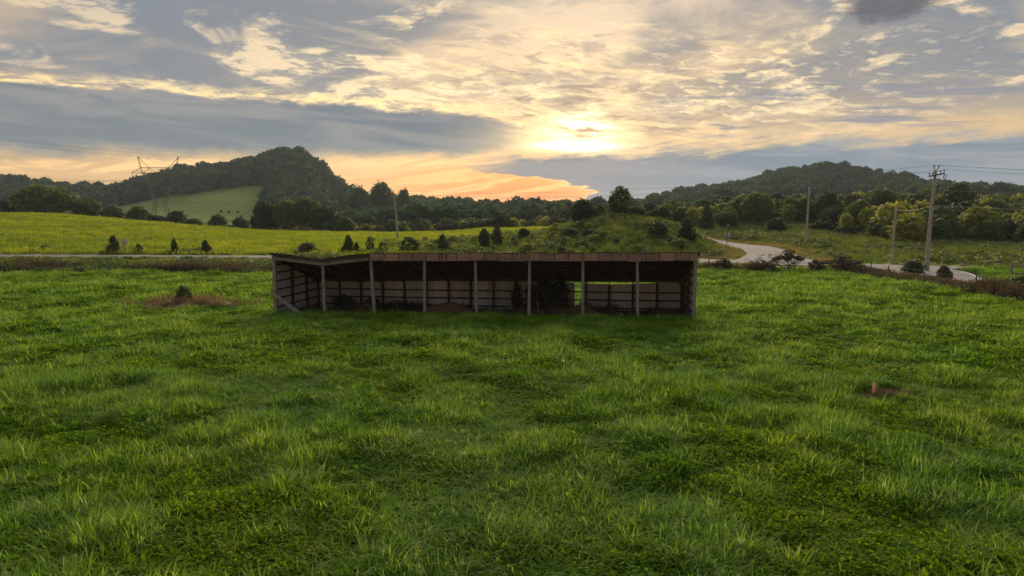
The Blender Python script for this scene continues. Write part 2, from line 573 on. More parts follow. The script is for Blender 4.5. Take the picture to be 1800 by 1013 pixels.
def finish(m, col, rough=0.8, spec=0.3, bump=None, bump_d=0.02, bump_s=0.6, trans=None, trans_f=0.0, metal=0.0):
    t = m.node_tree
    p = t.nodes.new('ShaderNodeBsdfPrincipled')
    if isinstance(col, S): t.links.new(col.s, p.inputs['Base Color'])
    else: p.inputs['Base Color'].default_value = (*col, 1)
    if isinstance(rough, S): t.links.new(rough.s, p.inputs['Roughness'])
    else: p.inputs['Roughness'].default_value = rough
    p.inputs['Specular IOR Level'].default_value = spec
    p.inputs['Metallic'].default_value = metal
    if bump is not None:
        b = t.nodes.new('ShaderNodeBump')
        b.inputs['Strength'].default_value = bump_s
        b.inputs['Distance'].default_value = bump_d
        t.links.new(bump.s, b.inputs['Height'])
        t.links.new(b.outputs[0], p.inputs['Normal'])
    o = t.nodes.new('ShaderNodeOutputMaterial')
    if trans_f > 0:
        tr = t.nodes.new('ShaderNodeBsdfTranslucent')
        c = trans if trans is not None else col
        if isinstance(c, S): t.links.new(c.s, tr.inputs[0])
        else: tr.inputs[0].default_value = (*c, 1)
        mx = t.nodes.new('ShaderNodeMixShader')
        mx.inputs[0].default_value = trans_f
        t.links.new(p.outputs[0], mx.inputs[1]); t.links.new(tr.outputs[0], mx.inputs[2])
        t.links.new(mx.outputs[0], o.inputs[0])
    else:
        t.links.new(p.outputs[0], o.inputs[0])
    return m


def geo_pos():
    return S(S.nt.nodes.new('ShaderNodeNewGeometry').outputs['Position'])


def obj_pos():
    return S(S.nt.nodes.new('ShaderNodeTexCoord').outputs['Object'])


def obj_rand():
    return S(S.nt.nodes.new('ShaderNodeObjectInfo').outputs['Random'])


def mat_leaf(name, c1, c2, c3, trans_f=0.4, patch=0.25, rough=0.55, spec=0.3, warm=1.25, fine=3.0, flat=1.0):
    """foliage: colour varies by place, by plant and leaf to leaf"""
    m = new_mat(name)
    p = geo_pos()
    if flat != 1.0:
        gx, gy, gz_ = sep(p)
        p2 = comb(gx * flat, gy, gz_)
    else:
        p2 = p
    a = noise(p2, patch, 4, 0.6)
    b = noise(p2 if flat != 1.0 else p, fine, 2, 0.6)
    col = mixc(sstep(a, 0.36, 0.64), c1, c2)
    col = mixc(sstep(b, 0.52, 0.72) * 0.8, col, c3)
    col = mixc(0.5, col, ramp(obj_rand(), [(0, (0.45, 0.56, 0.55)), (0.5, (1, 1, 1)), (1, (1.5, 1.35, 0.95))]), 'MULTIPLY')
    tcol = mixc(1.0, col, (warm * 1.15, warm * 1.15, warm * 0.55), 'MULTIPLY')
    return finish(m, col, rough, spec, trans=tcol, trans_f=trans_f)


def mat_ground(name, c1, c2, c3, scale=0.15, fine=6.0):
    m = new_mat(name)
    p = geo_pos()
    col = mixc(sstep(noise(p, scale, 5, 0.55), 0.38, 0.62), c1, c2)
    f = noise(p, fine, 5, 0.65)
    col = mixc(sstep(f, 0.48, 0.70) * 0.7, col, c3)
    return finish(m, col, 0.95, 0.1, bump=f, bump_d=0.12, bump_s=0.8)


def mat_wood(name, c1, c2, scale=1.0):
    m = new_mat(name)
    x, y, z = sep(obj_pos())
    g = noise(comb(x * 3.0, y * 3.0, z * 0.6), 5.0 * scale, 6, 0.65, 0.4)
    w = noise(obj_pos(), 1.6, 4, 0.6)
    col = mixc(sstep(g, 0.35, 0.66), c1, c2)
    col = mixc(sstep(w, 0.50, 0.72) * 0.6, col, (c1[0] * 0.5, c1[1] * 0.48, c1[2] * 0.45))
    return finish(m, col, 0.9, 0.15, bump=g, bump_d=0.012, bump_s=0.7)


def mat_sheet(name, c1, c2, rust, rust_lo=0.52, rough=0.5, metal=0.0):
    """weathered corrugated metal: every sheet a little different, rust in blotches and runs"""
    m = new_mat(name)
    p = geo_pos()
    x, y, z = sep(p)
    n = noise(p, 0.9, 6, 0.65, 0.5)
    run = noise(comb(x, y, z * 0.12), 6.0, 4, 0.6)
    col = mixc(noise(p, 0.35, 3), c1, c2)
    col = mixc(0.55, col, ramp(obj_rand(), [(0, (0.55, 0.55, 0.58)), (1, (1.3, 1.26, 1.2))]), 'MULTIPLY')
    col = mixc(sstep(n + (run - 0.5) * 0.5, rust_lo, rust_lo + 0.16) * 0.85, col, rust)
    return finish(m, col, rough, 0.2, bump=n, bump_d=0.008, bump_s=0.4, metal=metal)


M = {}
M['field'] = mat_ground('field_soil_and_thatch', (0.030, 0.055, 0.010), (0.045, 0.070, 0.014), (0.060, 0.060, 0.020), 0.2, 5.0)
M['meadow'] = mat_ground('meadow_turf', (0.18, 0.23, 0.022), (0.25, 0.28, 0.030), (0.13, 0.17, 0.02), 0.05, 1.2)
M['hill'] = mat_ground('hill_pasture', (0.12, 0.19, 0.030), (0.18, 0.235, 0.038), (0.08, 0.13, 0.024), 0.03, 0.35)
M['grass'] = mat_leaf('field_grass_blade', (0.090, 0.220, 0.020), (0.180, 0.305, 0.024), (0.24, 0.330, 0.045), 0.5, 0.22, 0.75, 0.0)
M['grass_tip'] = mat_leaf('arching_grass_painted_highlight', (0.145, 0.275, 0.055), (0.230, 0.340, 0.055), (0.42, 0.49, 0.22), 0.5, 0.25, 0.65, 0.05)  # third, whitish colour paints highlights into the arching blades
M['clover'] = mat_leaf('low_broadleaf_weed', (0.080, 0.185, 0.011), (0.150, 0.240, 0.012), (0.21, 0.270, 0.016), 0.48, 0.25, 0.7, 0.06)
M['meadow_grass'] = mat_leaf('bright_meadow_grass', (0.20, 0.275, 0.020), (0.35, 0.375, 0.026), (0.15, 0.21, 0.022), 0.45, 0.22, 0.6, 0.1, 1.25, 0.9, 0.3)
M['bank_grass'] = mat_leaf('rank_bank_grass', (0.105, 0.175, 0.024), (0.165, 0.205, 0.034), (0.23, 0.225, 0.06), 0.4, 0.10, 0.6, 0.25)
M['brown_weed'] = mat_leaf('brown_dead_weed', (0.135, 0.092, 0.064), (0.10, 0.080, 0.048), (0.21, 0.155, 0.105), 0.3, 0.3, 0.7, 0.2, 1.0)
M['straw_grass'] = mat_leaf('dry_mown_grass', (0.36, 0.28, 0.12), (0.30, 0.26, 0.09), (0.42, 0.34, 0.17), 0.35, 0.3, 0.7, 0.1, 1.0)
M['straw_stalk'] = mat_leaf('dry_straw_stalk', (0.28, 0.195, 0.135), (0.22, 0.155, 0.105), (0.38, 0.29, 0.19), 0.3, 0.6, 0.7, 0.2, 1.0)
M['cedar'] = mat_leaf('cedar_foliage', (0.034, 0.060, 0.018), (0.050, 0.074, 0.022), (0.085, 0.098, 0.030), 0.25, 0.4, 0.6, 0.2, 1.1, 2.0)
M['leaf'] = mat_leaf('tree_foliage', (0.070, 0.110, 0.024), (0.110, 0.145, 0.030), (0.17, 0.185, 0.045), 0.4, 0.12, 0.55, 0.25, 1.2, 1.2)
M['leaf_yellow'] = mat_leaf('yellow_green_foliage', (0.21, 0.245, 0.035), (0.28, 0.285, 0.040), (0.34, 0.33, 0.07), 0.45, 0.3, 0.55, 0.25, 1.2, 1.5)
M['leaf_far'] = mat_leaf('far_wood_foliage', (0.030, 0.074, 0.034), (0.060, 0.108, 0.036), (0.100, 0.150, 0.042), 0.28, 0.02, 0.7, 0.1, 1.1, 0.12)
M['leaf_brown'] = mat_leaf('dark_brown_foliage', (0.050, 0.042, 0.028), (0.042, 0.048, 0.022), (0.085, 0.062, 0.045), 0.25, 0.5, 0.65, 0.2, 1.0, 2.0)
M['bark'] = mat_wood('bark', (0.075, 0.060, 0.045), (0.12, 0.10, 0.08), 2.0)
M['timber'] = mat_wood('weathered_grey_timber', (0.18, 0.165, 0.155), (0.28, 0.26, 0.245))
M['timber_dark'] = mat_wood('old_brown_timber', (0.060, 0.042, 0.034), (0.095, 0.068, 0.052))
M['pole'] = mat_wood('sun_bleached_pole_timber', (0.30, 0.265, 0.22), (0.42, 0.38, 0.33))
M['wall_sheet'] = mat_sheet('pale_galvanised_sheet', (0.42, 0.42, 0.445), (0.52, 0.515, 0.545), (0.16, 0.095, 0.07), 0.62, 0.55)
M['roof_sheet'] = mat_sheet('rusted_roof_sheet', (0.085, 0.060, 0.050), (0.12, 0.085, 0.068), (0.10, 0.045, 0.028), 0.50, 0.7)
M['fascia'] = mat_sheet('faded_red_brown_sheet', (0.27, 0.165, 0.135), (0.36, 0.23, 0.19), (0.14, 0.065, 0.04), 0.52, 0.7)
M['steel'] = mat_sheet('galvanised_steel', (0.11, 0.11, 0.105), (0.17, 0.17, 0.16), (0.14, 0.10, 0.07), 0.66, 0.8, 0.0)
M['dark_metal'] = finish(new_mat('dark_hardware'), (0.045, 0.042, 0.042), 0.5, 0.4)
M['wire'] = finish(new_mat('aluminium_wire'), (0.15, 0.145, 0.14), 0.7, 0.1)
M['cable'] = finish(new_mat('black_cable'), (0.02, 0.02, 0.02), 0.6, 0.3)
M['pale_cable'] = finish(new_mat('pale_service_cable'), (0.40, 0.385, 0.36), 0.6, 0.2)
M['porcelain'] = finish(new_mat('brown_porcelain'), (0.05, 0.035, 0.03), 0.25, 0.6)
M['sign_back'] = finish(new_mat('bare_sign_metal'), (0.42, 0.40, 0.37), 0.5, 0.4)
M['sign_white'] = finish(new_mat('white_plate'), (0.75, 0.76, 0.70), 0.5, 0.4)
M['dirt'] = mat_ground('red_brown_dirt', (0.125, 0.072, 0.048), (0.16, 0.098, 0.066), (0.21, 0.14, 0.10), 1.2, 9.0)
M['soil'] = mat_ground('grey_brown_soil', (0.14, 0.105, 0.075), (0.18, 0.135, 0.095), (0.12, 0.11, 0.06), 1.2, 9.0)
M['straw'] = mat_ground('dry_straw_ground', (0.34, 0.23, 0.15), (0.42, 0.30, 0.19), (0.25, 0.16, 0.11), 0.5, 9.0)
M['orange'] = finish(new_mat('orange_paint'), (0.95, 0.46, 0.28), 0.7, 0.3)
M['pale_wood'] = finish(new_mat('raw_pale_wood'), (0.62, 0.50, 0.36), 0.8, 0.2)
M['stone'] = finish(new_mat('pale_stone'), (0.55, 0.53, 0.50), 0.9, 0.2)


def mat_asphalt():
    m = new_mat('worn_grey_asphalt')
    p = geo_pos()
    n = noise(p, 14.0, 5, 0.7)
    w = noise(p, 0.35, 5, 0.6)
    col = mixc(sstep(w, 0.35, 0.66), (0.16, 0.15, 0.155), (0.25, 0.235, 0.235))
    col = mixc(sstep(n, 0.42, 0.62) * 0.5, col, (0.16, 0.15, 0.155))
    return finish(m, col, 0.85, 0.3, bump=n, bump_d=0.01)


M['asphalt'] = mat_asphalt()
m_ = new_mat('worn_white_road_paint')
M['road_paint'] = finish(m_, mixc(sstep(noise(geo_pos(), 3.0, 5, 0.7), 0.48, 0.66) * 0.7, (0.66, 0.64, 0.60), (0.30, 0.28, 0.28)), 0.8, 0.3)


# ------------------------------------------------------------------ ground
def grid_ground(name, ys, mat, label):
    v = np.tan(np.linspace(-1.02, 1.02, 261))
    Y = np.repeat(ys[:, None], len(v), 1)
    X = v[None, :] * (np.maximum(Y, -40) + 62.0) * 1.0
    Z = ground_z(X, Y)
    n, m = Y.shape
    i = np.arange((n - 1) * m).reshape(n - 1, m)[:, :-1].ravel()
    F = np.stack([i, i + 1, i + m + 1, i + m], 1)
    me = mesh_np(name, np.stack([X, Y, Z], 2).reshape(-1, 3), F, mat, True)
    return tag(link(name, me), label, None, kind='structure')


y_near = np.concatenate([np.linspace(-60, 6, 40)[:-1], np.linspace(6, 80, 186)])
y_mid = np.concatenate([np.linspace(80, 130, 100)[:-1], np.linspace(130, 230, 90)])
y_far = np.concatenate([np.linspace(230, 1500, 190)[:-1], np.geomspace(1500, 9000, 16)])
grid_ground('ground', y_near, M['field'], 'green pasture ground in front of and around the open shed')
grid_ground('meadow', y_mid, M['meadow'], 'bright sloping meadow and banks beyond the road')
grid_ground('hills', y_far, M['hill'], 'distant rolling hills with pasture')


def road(name, L, label, lift, edge=True, cut=None):
    d = np.gradient(L[:, :2], axis=0)
    d /= np.linalg.norm(d, axis=1)[:, None]
    nrm = np.stack([-d[:, 1], d[:, 0]], 1)
    k = np.linspace(-1, 1, 9)
    X = L[:, 0:1] + nrm[:, 0:1] * L[:, 2:3] * k
    Y = L[:, 1:2] + nrm[:, 1:2] * L[:, 2:3] * k
    Z = base_z(X, Y) + lift + 0.05 * (1 - k ** 2)
    n, m = X.shape
    i = np.arange((n - 1) * m).reshape(n - 1, m)[:, :-1].ravel()
    me = mesh_np(name, np.stack([X, Y, Z], 2).reshape(-1, 3), np.stack([i, i + 1, i + m + 1, i + m], 1), M['asphalt'], True)
    o = tag(link(name, me), label, None, kind='structure')
    for s in ((-1, 1) if edge else ()):
        a, b = s * (L[:, 2] - 0.32), s * (L[:, 2] - 0.14)
        V, F = [], []
        for j in range(n):
            for e in (a[j], b[j]):
                x, y = L[j, 0] + nrm[j, 0] * e, L[j, 1] + nrm[j, 1] * e
                V.append((x, y, float(base_z(x, y)) + lift + 0.05 * (1 - (e / L[j, 2]) ** 2) + 0.012))
            if j and not (cut and cut(L[j, 0], s)):
                F.append((2 * j - 2, 2 * j - 1, 2 * j + 1, 2 * j))
        link('edge_line', mesh_np('edge_line', V, F, M['road_paint']), o)
    return o


road('road', ROAD_A, 'grey asphalt road running behind the shed from left to right', 0.02, True,
     lambda x, s: (s > 0 and 27 < x < 44) or (s < 0 and 39 < x < 54))
road('side_road', ROAD_B, 'grey asphalt side road coming towards the viewer at the right', 0.035)
road('hill_road', ROAD_C, 'grey asphalt road curving up behind the grassy mound', 0.05, False)


# ------------------------------------------------------------------ plants: meshes
def leaf_cards(C, N, size, fold=0.25, aspect=1.6, r=None):
    """quads folded along the middle at C facing N"""
    r = r or rng
    n = len(C)
    N = N / np.maximum(np.linalg.norm(N, axis=1), 1e-6)[:, None]
    T = r.normal(size=(n, 3))
    T -= (T * N).sum(1)[:, None] * N
    T /= np.maximum(np.linalg.norm(T, axis=1), 1e-6)[:, None]
    B = np.cross(N, T)
    s = np.broadcast_to(np.asarray(size, float), (n,))[:, None]
    a = T * s * 0.5 * aspect
    b = B * s * 0.5
    lift = N * s * fold
    V = np.stack([C - a, C - b + lift * 0.5, C + a - lift * 0.4, C + b + lift * 0.5], 1).reshape(-1, 3)
    i = np.arange(n) * 4
    F = np.concatenate([np.stack([i, i + 1, i + 3], 1), np.stack([i + 1, i + 2, i + 3], 1)])
    return V, F


def crown_mesh(name, lumps, n, size, mat, seed, up=0.35, rand=0.75, inner=0.62):
    r = np.random.default_rng(seed)
    L = np.array(lumps, float)            # x y z rx rz
    w = L[:, 3] ** 2
    k = r.choice(len(L), n * 2, p=w / w.sum())
    d = r.normal(size=(n * 2, 3))
    d /= np.linalg.norm(d, axis=1)[:, None]
    rad = r.uniform(inner, 1.08, n * 2) ** 0.8
    rad = np.where(r.random(n * 2) < 0.16, r.uniform(1.0, 1.42, n * 2), rad)
    P = L[k, :3] + d * rad[:, None] * np.stack([L[k, 3], L[k, 3], L[k, 4]], 1)
    # drop leaves buried deep in other lumps
    keep = np.ones(len(P), bool)
    for l in L:
        q = (P - l[:3]) / np.array([l[3], l[3], l[4]])
        keep &= (q ** 2).sum(1) > 0.30
    keep &= P[:, 2] > 0.01
    P, d = P[keep][:n], d[keep][:n]
    N = d + r.normal(size=P.shape) * rand + np.array([0, 0, up])
    V, F = leaf_cards(P, N, size * r.uniform(0.6, 1.35, len(P)), r=r)
    return mesh_np(name, V, F, mat)


def round_lumps(seed, n=16, w=0.5, z0=0.25, z1=1.0, r0=0.13, r1=0.24):
    r = random.Random(seed)
    out = [(0, 0, (z0 + z1) / 2, w * 0.55, (z1 - z0) * 0.36)]
    for i in range(n):
        t = (i + 0.5) / n
        z = z0 + (z1 - z0) * (0.12 + 0.76 * t)
        prof = math.sin(math.pi * min(1, 0.18 + 0.74 * t)) ** 0.6
        a = i * 2.4 + r.uniform(-.5, .5)
        rad = r.uniform(r0, r1)
        q = max(0, w * prof - rad) * r.uniform(0.75, 1.12)
        out.append((q * math.cos(a), q * math.sin(a), min(z, z1 - rad * 0.8), rad, rad * 0.8))
    return out


def cedar_lumps(seed, n=26, lean=0.0):
    r = random.Random(seed)
    out = []
    for i in range(n):
        t = (i / n) ** 0.9
        z = 0.05 + 0.90 * t
        w = 0.50 * (1 - t) ** 0.62 * (0.75 + 0.25 * min(1, t * 5)) * r.uniform(0.55, 1.25) + 0.02
        a = i * 2.4 + r.uniform(-.4, .4)
        rad = max(0.035, w * 0.52)
        out.append((max(0, w - rad) * math.cos(a) + lean * t, max(0, w - rad) * math.sin(a), z, rad, rad * 0.85 + 0.02))
    return out


def trunk_mesh(name, seed, h=0.75, r0=0.03, limbs=7, spread=0.32, start=0.25, mat=None, n=7, twigs=0, crook=0.02):
    r = random.Random(seed)
    mb = MB()
    pts = [(r.uniform(-crook, crook) * (i > 0), r.uniform(-crook, crook) * (i > 0), h * i / 5 - (0.03 if i == 0 else 0)) for i in range(6)]
    mb.tube(pts, [r0 * (1.25 if i == 0 else 1 - 0.15 * i) for i in range(6)], n)
    for i in range(limbs):
        t = start + (1 - start) * (i + 0.5) / limbs
        a = i * 2.4 + r.uniform(-.4, .4)
        z = h * t
        ln = spread * r.uniform(0.7, 1.15) * (1.1 - 0.5 * t)
        e = (ln * math.cos(a), ln * math.sin(a), z + ln * r.uniform(0.35, 0.9))
        mid = (e[0] * 0.5, e[1] * 0.5, z + (e[2] - z) * 0.35)
        mb.tube([(0, 0, z), mid, e], [r0 * 0.5, r0 * 0.34, r0 * 0.10], 5)
        for k in range(twigs):
            f = r.uniform(0.35, 0.95)
            s = (e[0] * f, e[1] * f, z + (e[2] - z) * f)
            b = a + r.uniform(-1.2, 1.2)
            l2 = ln * r.uniform(0.25, 0.5)
            mb.tube([s, (s[0] + l2 * math.cos(b), s[1] + l2 * math.sin(b), s[2] + l2 * r.uniform(0.1, 0.9))], [r0 * 0.20, r0 * 0.06], 4)
    return mb.mesh(name, mat or M['bark'], True)


PROTO = {}   # kind -> (trunk mesh, crown mesh); every kind is 1 high and about 1 wide


def protos():
    for i in range(4):
        PROTO['round%d' % i] = (trunk_mesh('trunk', 20 + i), crown_mesh('crown', round_lumps(40 + i, 18 + 2 * i), 4200, 0.048, M['leaf'], 60 + i))
        PROTO['dark%d' % i] = (trunk_mesh('trunk', 120 + i), crown_mesh('crown', round_lumps(140 + i, 16, z0=-0.06), 3600, 0.052, M['cedar'], 160 + i))
    for i in range(3):
        PROTO['bush%d' % i] = (trunk_mesh('trunk', 220 + i, h=0.5, limbs=9, start=0.05), crown_mesh('crown', round_lumps(240 + i, 16, z0=-0.05), 3000, 0.060, M['leaf'], 260 + i))
        PROTO['cedar%d' % i] = (trunk_mesh('trunk', 320 + i, h=0.9, r0=0.022, limbs=5), crown_mesh('crown', cedar_lumps(340 + i, 26, 0.03 * (i - 1)), 3400, 0.050, M['cedar'], 360 + i, up=0.6))
        PROTO['yellow%d' % i] = (trunk_mesh('trunk', 420 + i), crown_mesh('crown', round_lumps(440 + i, 15, z0=0.1), 2300, 0.058, M['leaf_yellow'], 460 + i))
        PROTO['brown%d' % i] = (trunk_mesh('trunk', 520 + i, h=0.6, limbs=12, start=0.02, twigs=6, spread=0.5), crown_mesh('crown', round_lumps(540 + i, 14, z0=0.0, r0=0.10, r1=0.2), 1500, 0.05, M['leaf_brown'], 560 + i))
        PROTO['open%d' % i] = (trunk_mesh('trunk', 620 + i, h=0.92, r0=0.02, limbs=12, start=0.12, twigs=4, spread=0.38), crown_mesh('crown', round_lumps(640 + i, 18, w=0.42, z0=0.08, r0=0.06, r1=0.13)[1:], 1100, 0.06, M['leaf'], 660 + i))
    PROTO['airy0'] = (trunk_mesh('trunk', 701, h=0.92, r0=0.018, limbs=12, twigs=4, start=0.15), crown_mesh('crown', round_lumps(702, 22, w=0.46, z0=0.1, r0=0.08, r1=0.16)[1:], 2600, 0.046, M['leaf'], 703, inner=0.4))
    PROTO['bare0'] = (trunk_mesh('trunk', 721, h=0.55, r0=0.028, limbs=16, twigs=9, start=0.18, spread=0.62, crook=0.03), crown_mesh('crown', round_lumps(722, 16, w=0.5, z0=0.35, r0=0.06, r1=0.12)[1:], 260, 0.035, M['leaf_brown'], 723))
    PROTO['thorn0'] = (trunk_mesh('trunk', 731, h=0.6, r0=0.03, limbs=15, twigs=8, start=0.2, spread=0.62, crook=0.03), crown_mesh('crown', [(0.42 * math.cos(a * 2.4), 0.42 * math.sin(a * 2.4), 0.62 + 0.13 * math.sin(a * 3.1), 0.13, 0.06) for a in range(11)] + [(0, 0, 0.86, 0.2, 0.11), (0.1, 0, 0.7, 0.2, 0.07)], 1500, 0.036, M['leaf_brown'], 733))


protos()


FEET = []


def tree(name, kind, px, D, top, wpx, label, cat='tree', group=None, rz=None, sink=0.05):
    x, y, z = place(px, D)
    h = max(0.4, ray_z(top, D) - z)
    w = wpx / FPX * D
    t = bpy.data.objects.new(name, None)
    t.empty_display_size = 0.3
    COL.objects.link(t)
    t.location = (x, y, z - sink)
    t.rotation_euler = (0, 0, random.uniform(0, 6.28) if rz is None else rz)
    t.scale = (w, w, h)
    tag(t, label, cat, group)
    tm, cm = PROTO[kind]
    link('trunk', tm, t)
    link('crown', cm, t)
    FEET.append((x, y, w))
    return t


# ------------------------------------------------------------------ scatter for uncountable growth
def scatter(name, P, rot, scl, idx, meshes, label, cat):
    """one object: points that carry a plant each"""
    lib = bpy.data.collections.new(name + '_plants')
    for i, me in enumerate(meshes):
        lib.objects.link(bpy.data.objects.new('%s_plant_%02d' % (name, i), me))
    n = len(P)
    me = bpy.data.meshes.new(name)
    me.vertices.add(n)
    me.vertices.foreach_set('co', np.asarray(P, np.float32).ravel())
    for an, tp, val, key in (('p_rot', 'FLOAT_VECTOR', rot, 'vector'), ('p_scl', 'FLOAT_VECTOR', scl, 'vector'), ('p_idx', 'INT', idx, 'value')):
        at = me.attributes.new(an, tp, 'POINT')
        at.data.foreach_set(key, np.asarray(val, np.int32 if tp == 'INT' else np.float32).ravel())
    o = link(name, me)
    g = bpy.data.node_groups.new(name + '_scatter', 'GeometryNodeTree')
    g.interface.new_socket('Geometry', in_out='INPUT', socket_type='NodeSocketGeometry')
    g.interface.new_socket('Geometry', in_out='OUTPUT', socket_type='NodeSocketGeometry')
    gi, go = g.nodes.new('NodeGroupInput'), g.nodes.new('NodeGroupOutput')
    ci = g.nodes.new('GeometryNodeCollectionInfo')
    ci.inputs['Collection'].default_value = lib
    ci.inputs['Separate Children'].default_value = True
    ci.inputs['Reset Children'].default_value = True
    ip = g.nodes.new('GeometryNodeInstanceOnPoints')
    ip.inputs['Pick Instance'].default_value = True

    def attr(nm, tp):
        a = g.nodes.new('GeometryNodeInputNamedAttribute')
        a.data_type = tp
        a.inputs['Name'].default_value = nm
        return [s for s in a.outputs if s.enabled and s.name == 'Attribute'][0]
    g.links.new(gi.outputs[0], ip.inputs['Points'])
    g.links.new(ci.outputs[0], ip.inputs['Instance'])
    g.links.new(attr('p_idx', 'INT'), ip.inputs['Instance Index'])
    g.links.new(attr('p_rot', 'FLOAT_VECTOR'), ip.inputs['Rotation'])
    g.links.new(attr('p_scl', 'FLOAT_VECTOR'), ip.inputs['Scale'])
    g.links.new(ip.outputs[0], go.inputs[0])
    o.modifiers.new('scatter', 'NODES').node_group = g
    return tag(o, label, cat, kind='stuff')


def blades(seed, n, spread, h0, h1, width, bend, mat, segs=4, name='tuft'):
    """a tuft of arching grass blades"""
    r = np.random.default_rng(seed)
    rad = spread * np.sqrt(r.random(n))
    a = r.uniform(0, 6.283, n)
    bx, by = rad * np.cos(a), rad * np.sin(a)
    dirn = a + r.normal(0, 0.9, n)
    H = r.uniform(h0, h1, n)
    B = bend * r.uniform(0.35, 1.5, n)
    V, F = [], []
    for i in range(n):
        c, s = math.cos(dirn[i]), math.sin(dirn[i])
        px_, pz = 0.0, 0.0
        ang = r.uniform(0.0, 0.25)
        tw = r.uniform(-0.5, 0.5)
        sg = H[i] / segs
        base = len(V)
        for k in range(segs + 1):
            t = k / segs
            w = width * r.uniform(0.85, 1.15) * (1 - t ** 2.2) + width * 0.06
            ca, sa = -math.sin(dirn[i] + tw * t), math.cos(dirn[i] + tw * t)
            x, y = bx[i] + c * px_, by[i] + s * px_
            V += [(x + ca * w / 2, y + sa * w / 2, pz), (x - ca * w / 2, y - sa * w / 2, pz)]
            ang += B[i] * (0.35 + t)
            px_ += math.sin(min(ang, 2.3)) * sg
            pz += math.cos(min(ang, 2.3)) * sg
        for k in range(segs):
            b = base + 2 * k
            F.append((b, b + 1, b + 3, b + 2))
    return mesh_np(name, V, F, mat, True)


def leafy(seed, n, spread, h, size, mat, stems=0, name='weed', shape=0.5):
    r = np.random.default_rng(seed)
    rad = spread * np.sqrt(r.random(n))
    a = r.uniform(0, 6.283, n)
    dome = 1 - (rad / spread) ** 2 * shape
    z = h * dome * r.uniform(0.35, 1.0, n) ** 0.6
    P = np.stack([rad * np.cos(a), rad * np.sin(a), z], 1)
    N = r.normal(size=(n, 3)) * 0.55 + np.array([0, 0, 1.0]) + P * np.array([1.2, 1.2, 0])
    V, F = leaf_cards(P, N, size * r.uniform(0.6, 1.3, n), aspect=1.5, r=r)
    me = mesh_np(name, V, F, mat)
    return me


def stalks(seed, n, spread, h0, h1, mat, leaf=0.05, name='weed', th=0.012, leaves=6):
    """dry upright weeds: stems with scraps of leaf and seed heads"""
    r = random.Random(seed)
    V, F = [], []
    for i in range(n):
        a, q = r.uniform(0, 6.283), spread * math.sqrt(r.random())
        x, y, h = q * math.cos(a), q * math.sin(a), r.uniform(h0, h1)
        tx, ty = x + r.gauss(0, 0.22) * h, y + r.gauss(0, 0.22) * h
        b = len(V)
        ww = th
        V += [(x - ww, y, 0), (x + ww, y, 0), (tx + ww * .3, ty, h), (tx - ww * .3, ty, h)]
        F.append((b, b + 1, b + 2, b + 3))
        for k in range(leaves):
            t = r.uniform(0.25, 1.0)
            c = Vector((x + (tx - x) * t, y + (ty - y) * t, h * t))
            d = Vector((r.gauss(0, 1), r.gauss(0, 1), r.gauss(0.2, 0.6))).normalized()
            e = d.cross(Vector((r.gauss(0, 1), r.gauss(0, 1), r.gauss(0, 1)))).normalized()
            s = leaf * r.uniform(0.6, 1.5)
            b = len(V)
            V += [c, c + d * s * 0.6 + e * s * 0.35, c + d * s * 1.5, c + d * s * 0.6 - e * s * 0.35]
            F.append((b, b + 1, b + 2, b + 3))
    return mesh_np(name, [tuple(v) for v in V], F, mat)


def wedge_points(y0, y1, dens, slope=0.80, pad=4.0):
    """random spots in the part of the place that lies between two distances"""
    area = slope * (y1 ** 2 - y0 ** 2) + 2 * pad * (y1 - y0)
    n = int(area * dens)
    y = np.sqrt(rng.uniform(y0 ** 2, y1 ** 2, int(n * 1.25)))
    x = rng.uniform(-1, 1, len(y)) * (slope * y + pad)
    return x[:n], y[:n]


def shed_local(x, y):
    return x * 0.9913 - (y - 39.0) * 0.1312 + 2.05, x * 0.1312 + (y - 39.0) * 0.9913


def hedge_x(y):
    return np.interp(y, [0, 40, 47, 60, 73, 80], [35.0, 35.0, 35.2, 36.2, 36.6, 37.5])


def spots(x, y):
    return np.stack([x, y, ground_z(x, y)], 1)


def rs(n, s0, s1, tall=None, tilt=0.12):
    s = rng.uniform(s0, s1, n)
    t = s * (rng.uniform(0.8, 1.25, n) if tall is None else tall)
    rot = np.stack([rng.normal(0, tilt, n), rng.normal(0, tilt, n), rng.uniform(0, 6.283, n)], 1)
    return rot, np.stack([s, s, t], 1)


# two bare patches in the field: (x, y, rx, ry)
PATCH = [(-21.4, 45.2, 3.7, 2.2), (11.9, 21.3, 1.2, 0.75)]


def bare(x, y):
    m = np.zeros(len(x), bool)
    for a, b, c, d in PATCH:
        m |= ((x - a) / c) ** 2 + ((y - b) / d) ** 2 < (0.8 + 0.5 * fbm(x / 0.7, y / 0.7, 2)) ** 2 * 0.8
    return m


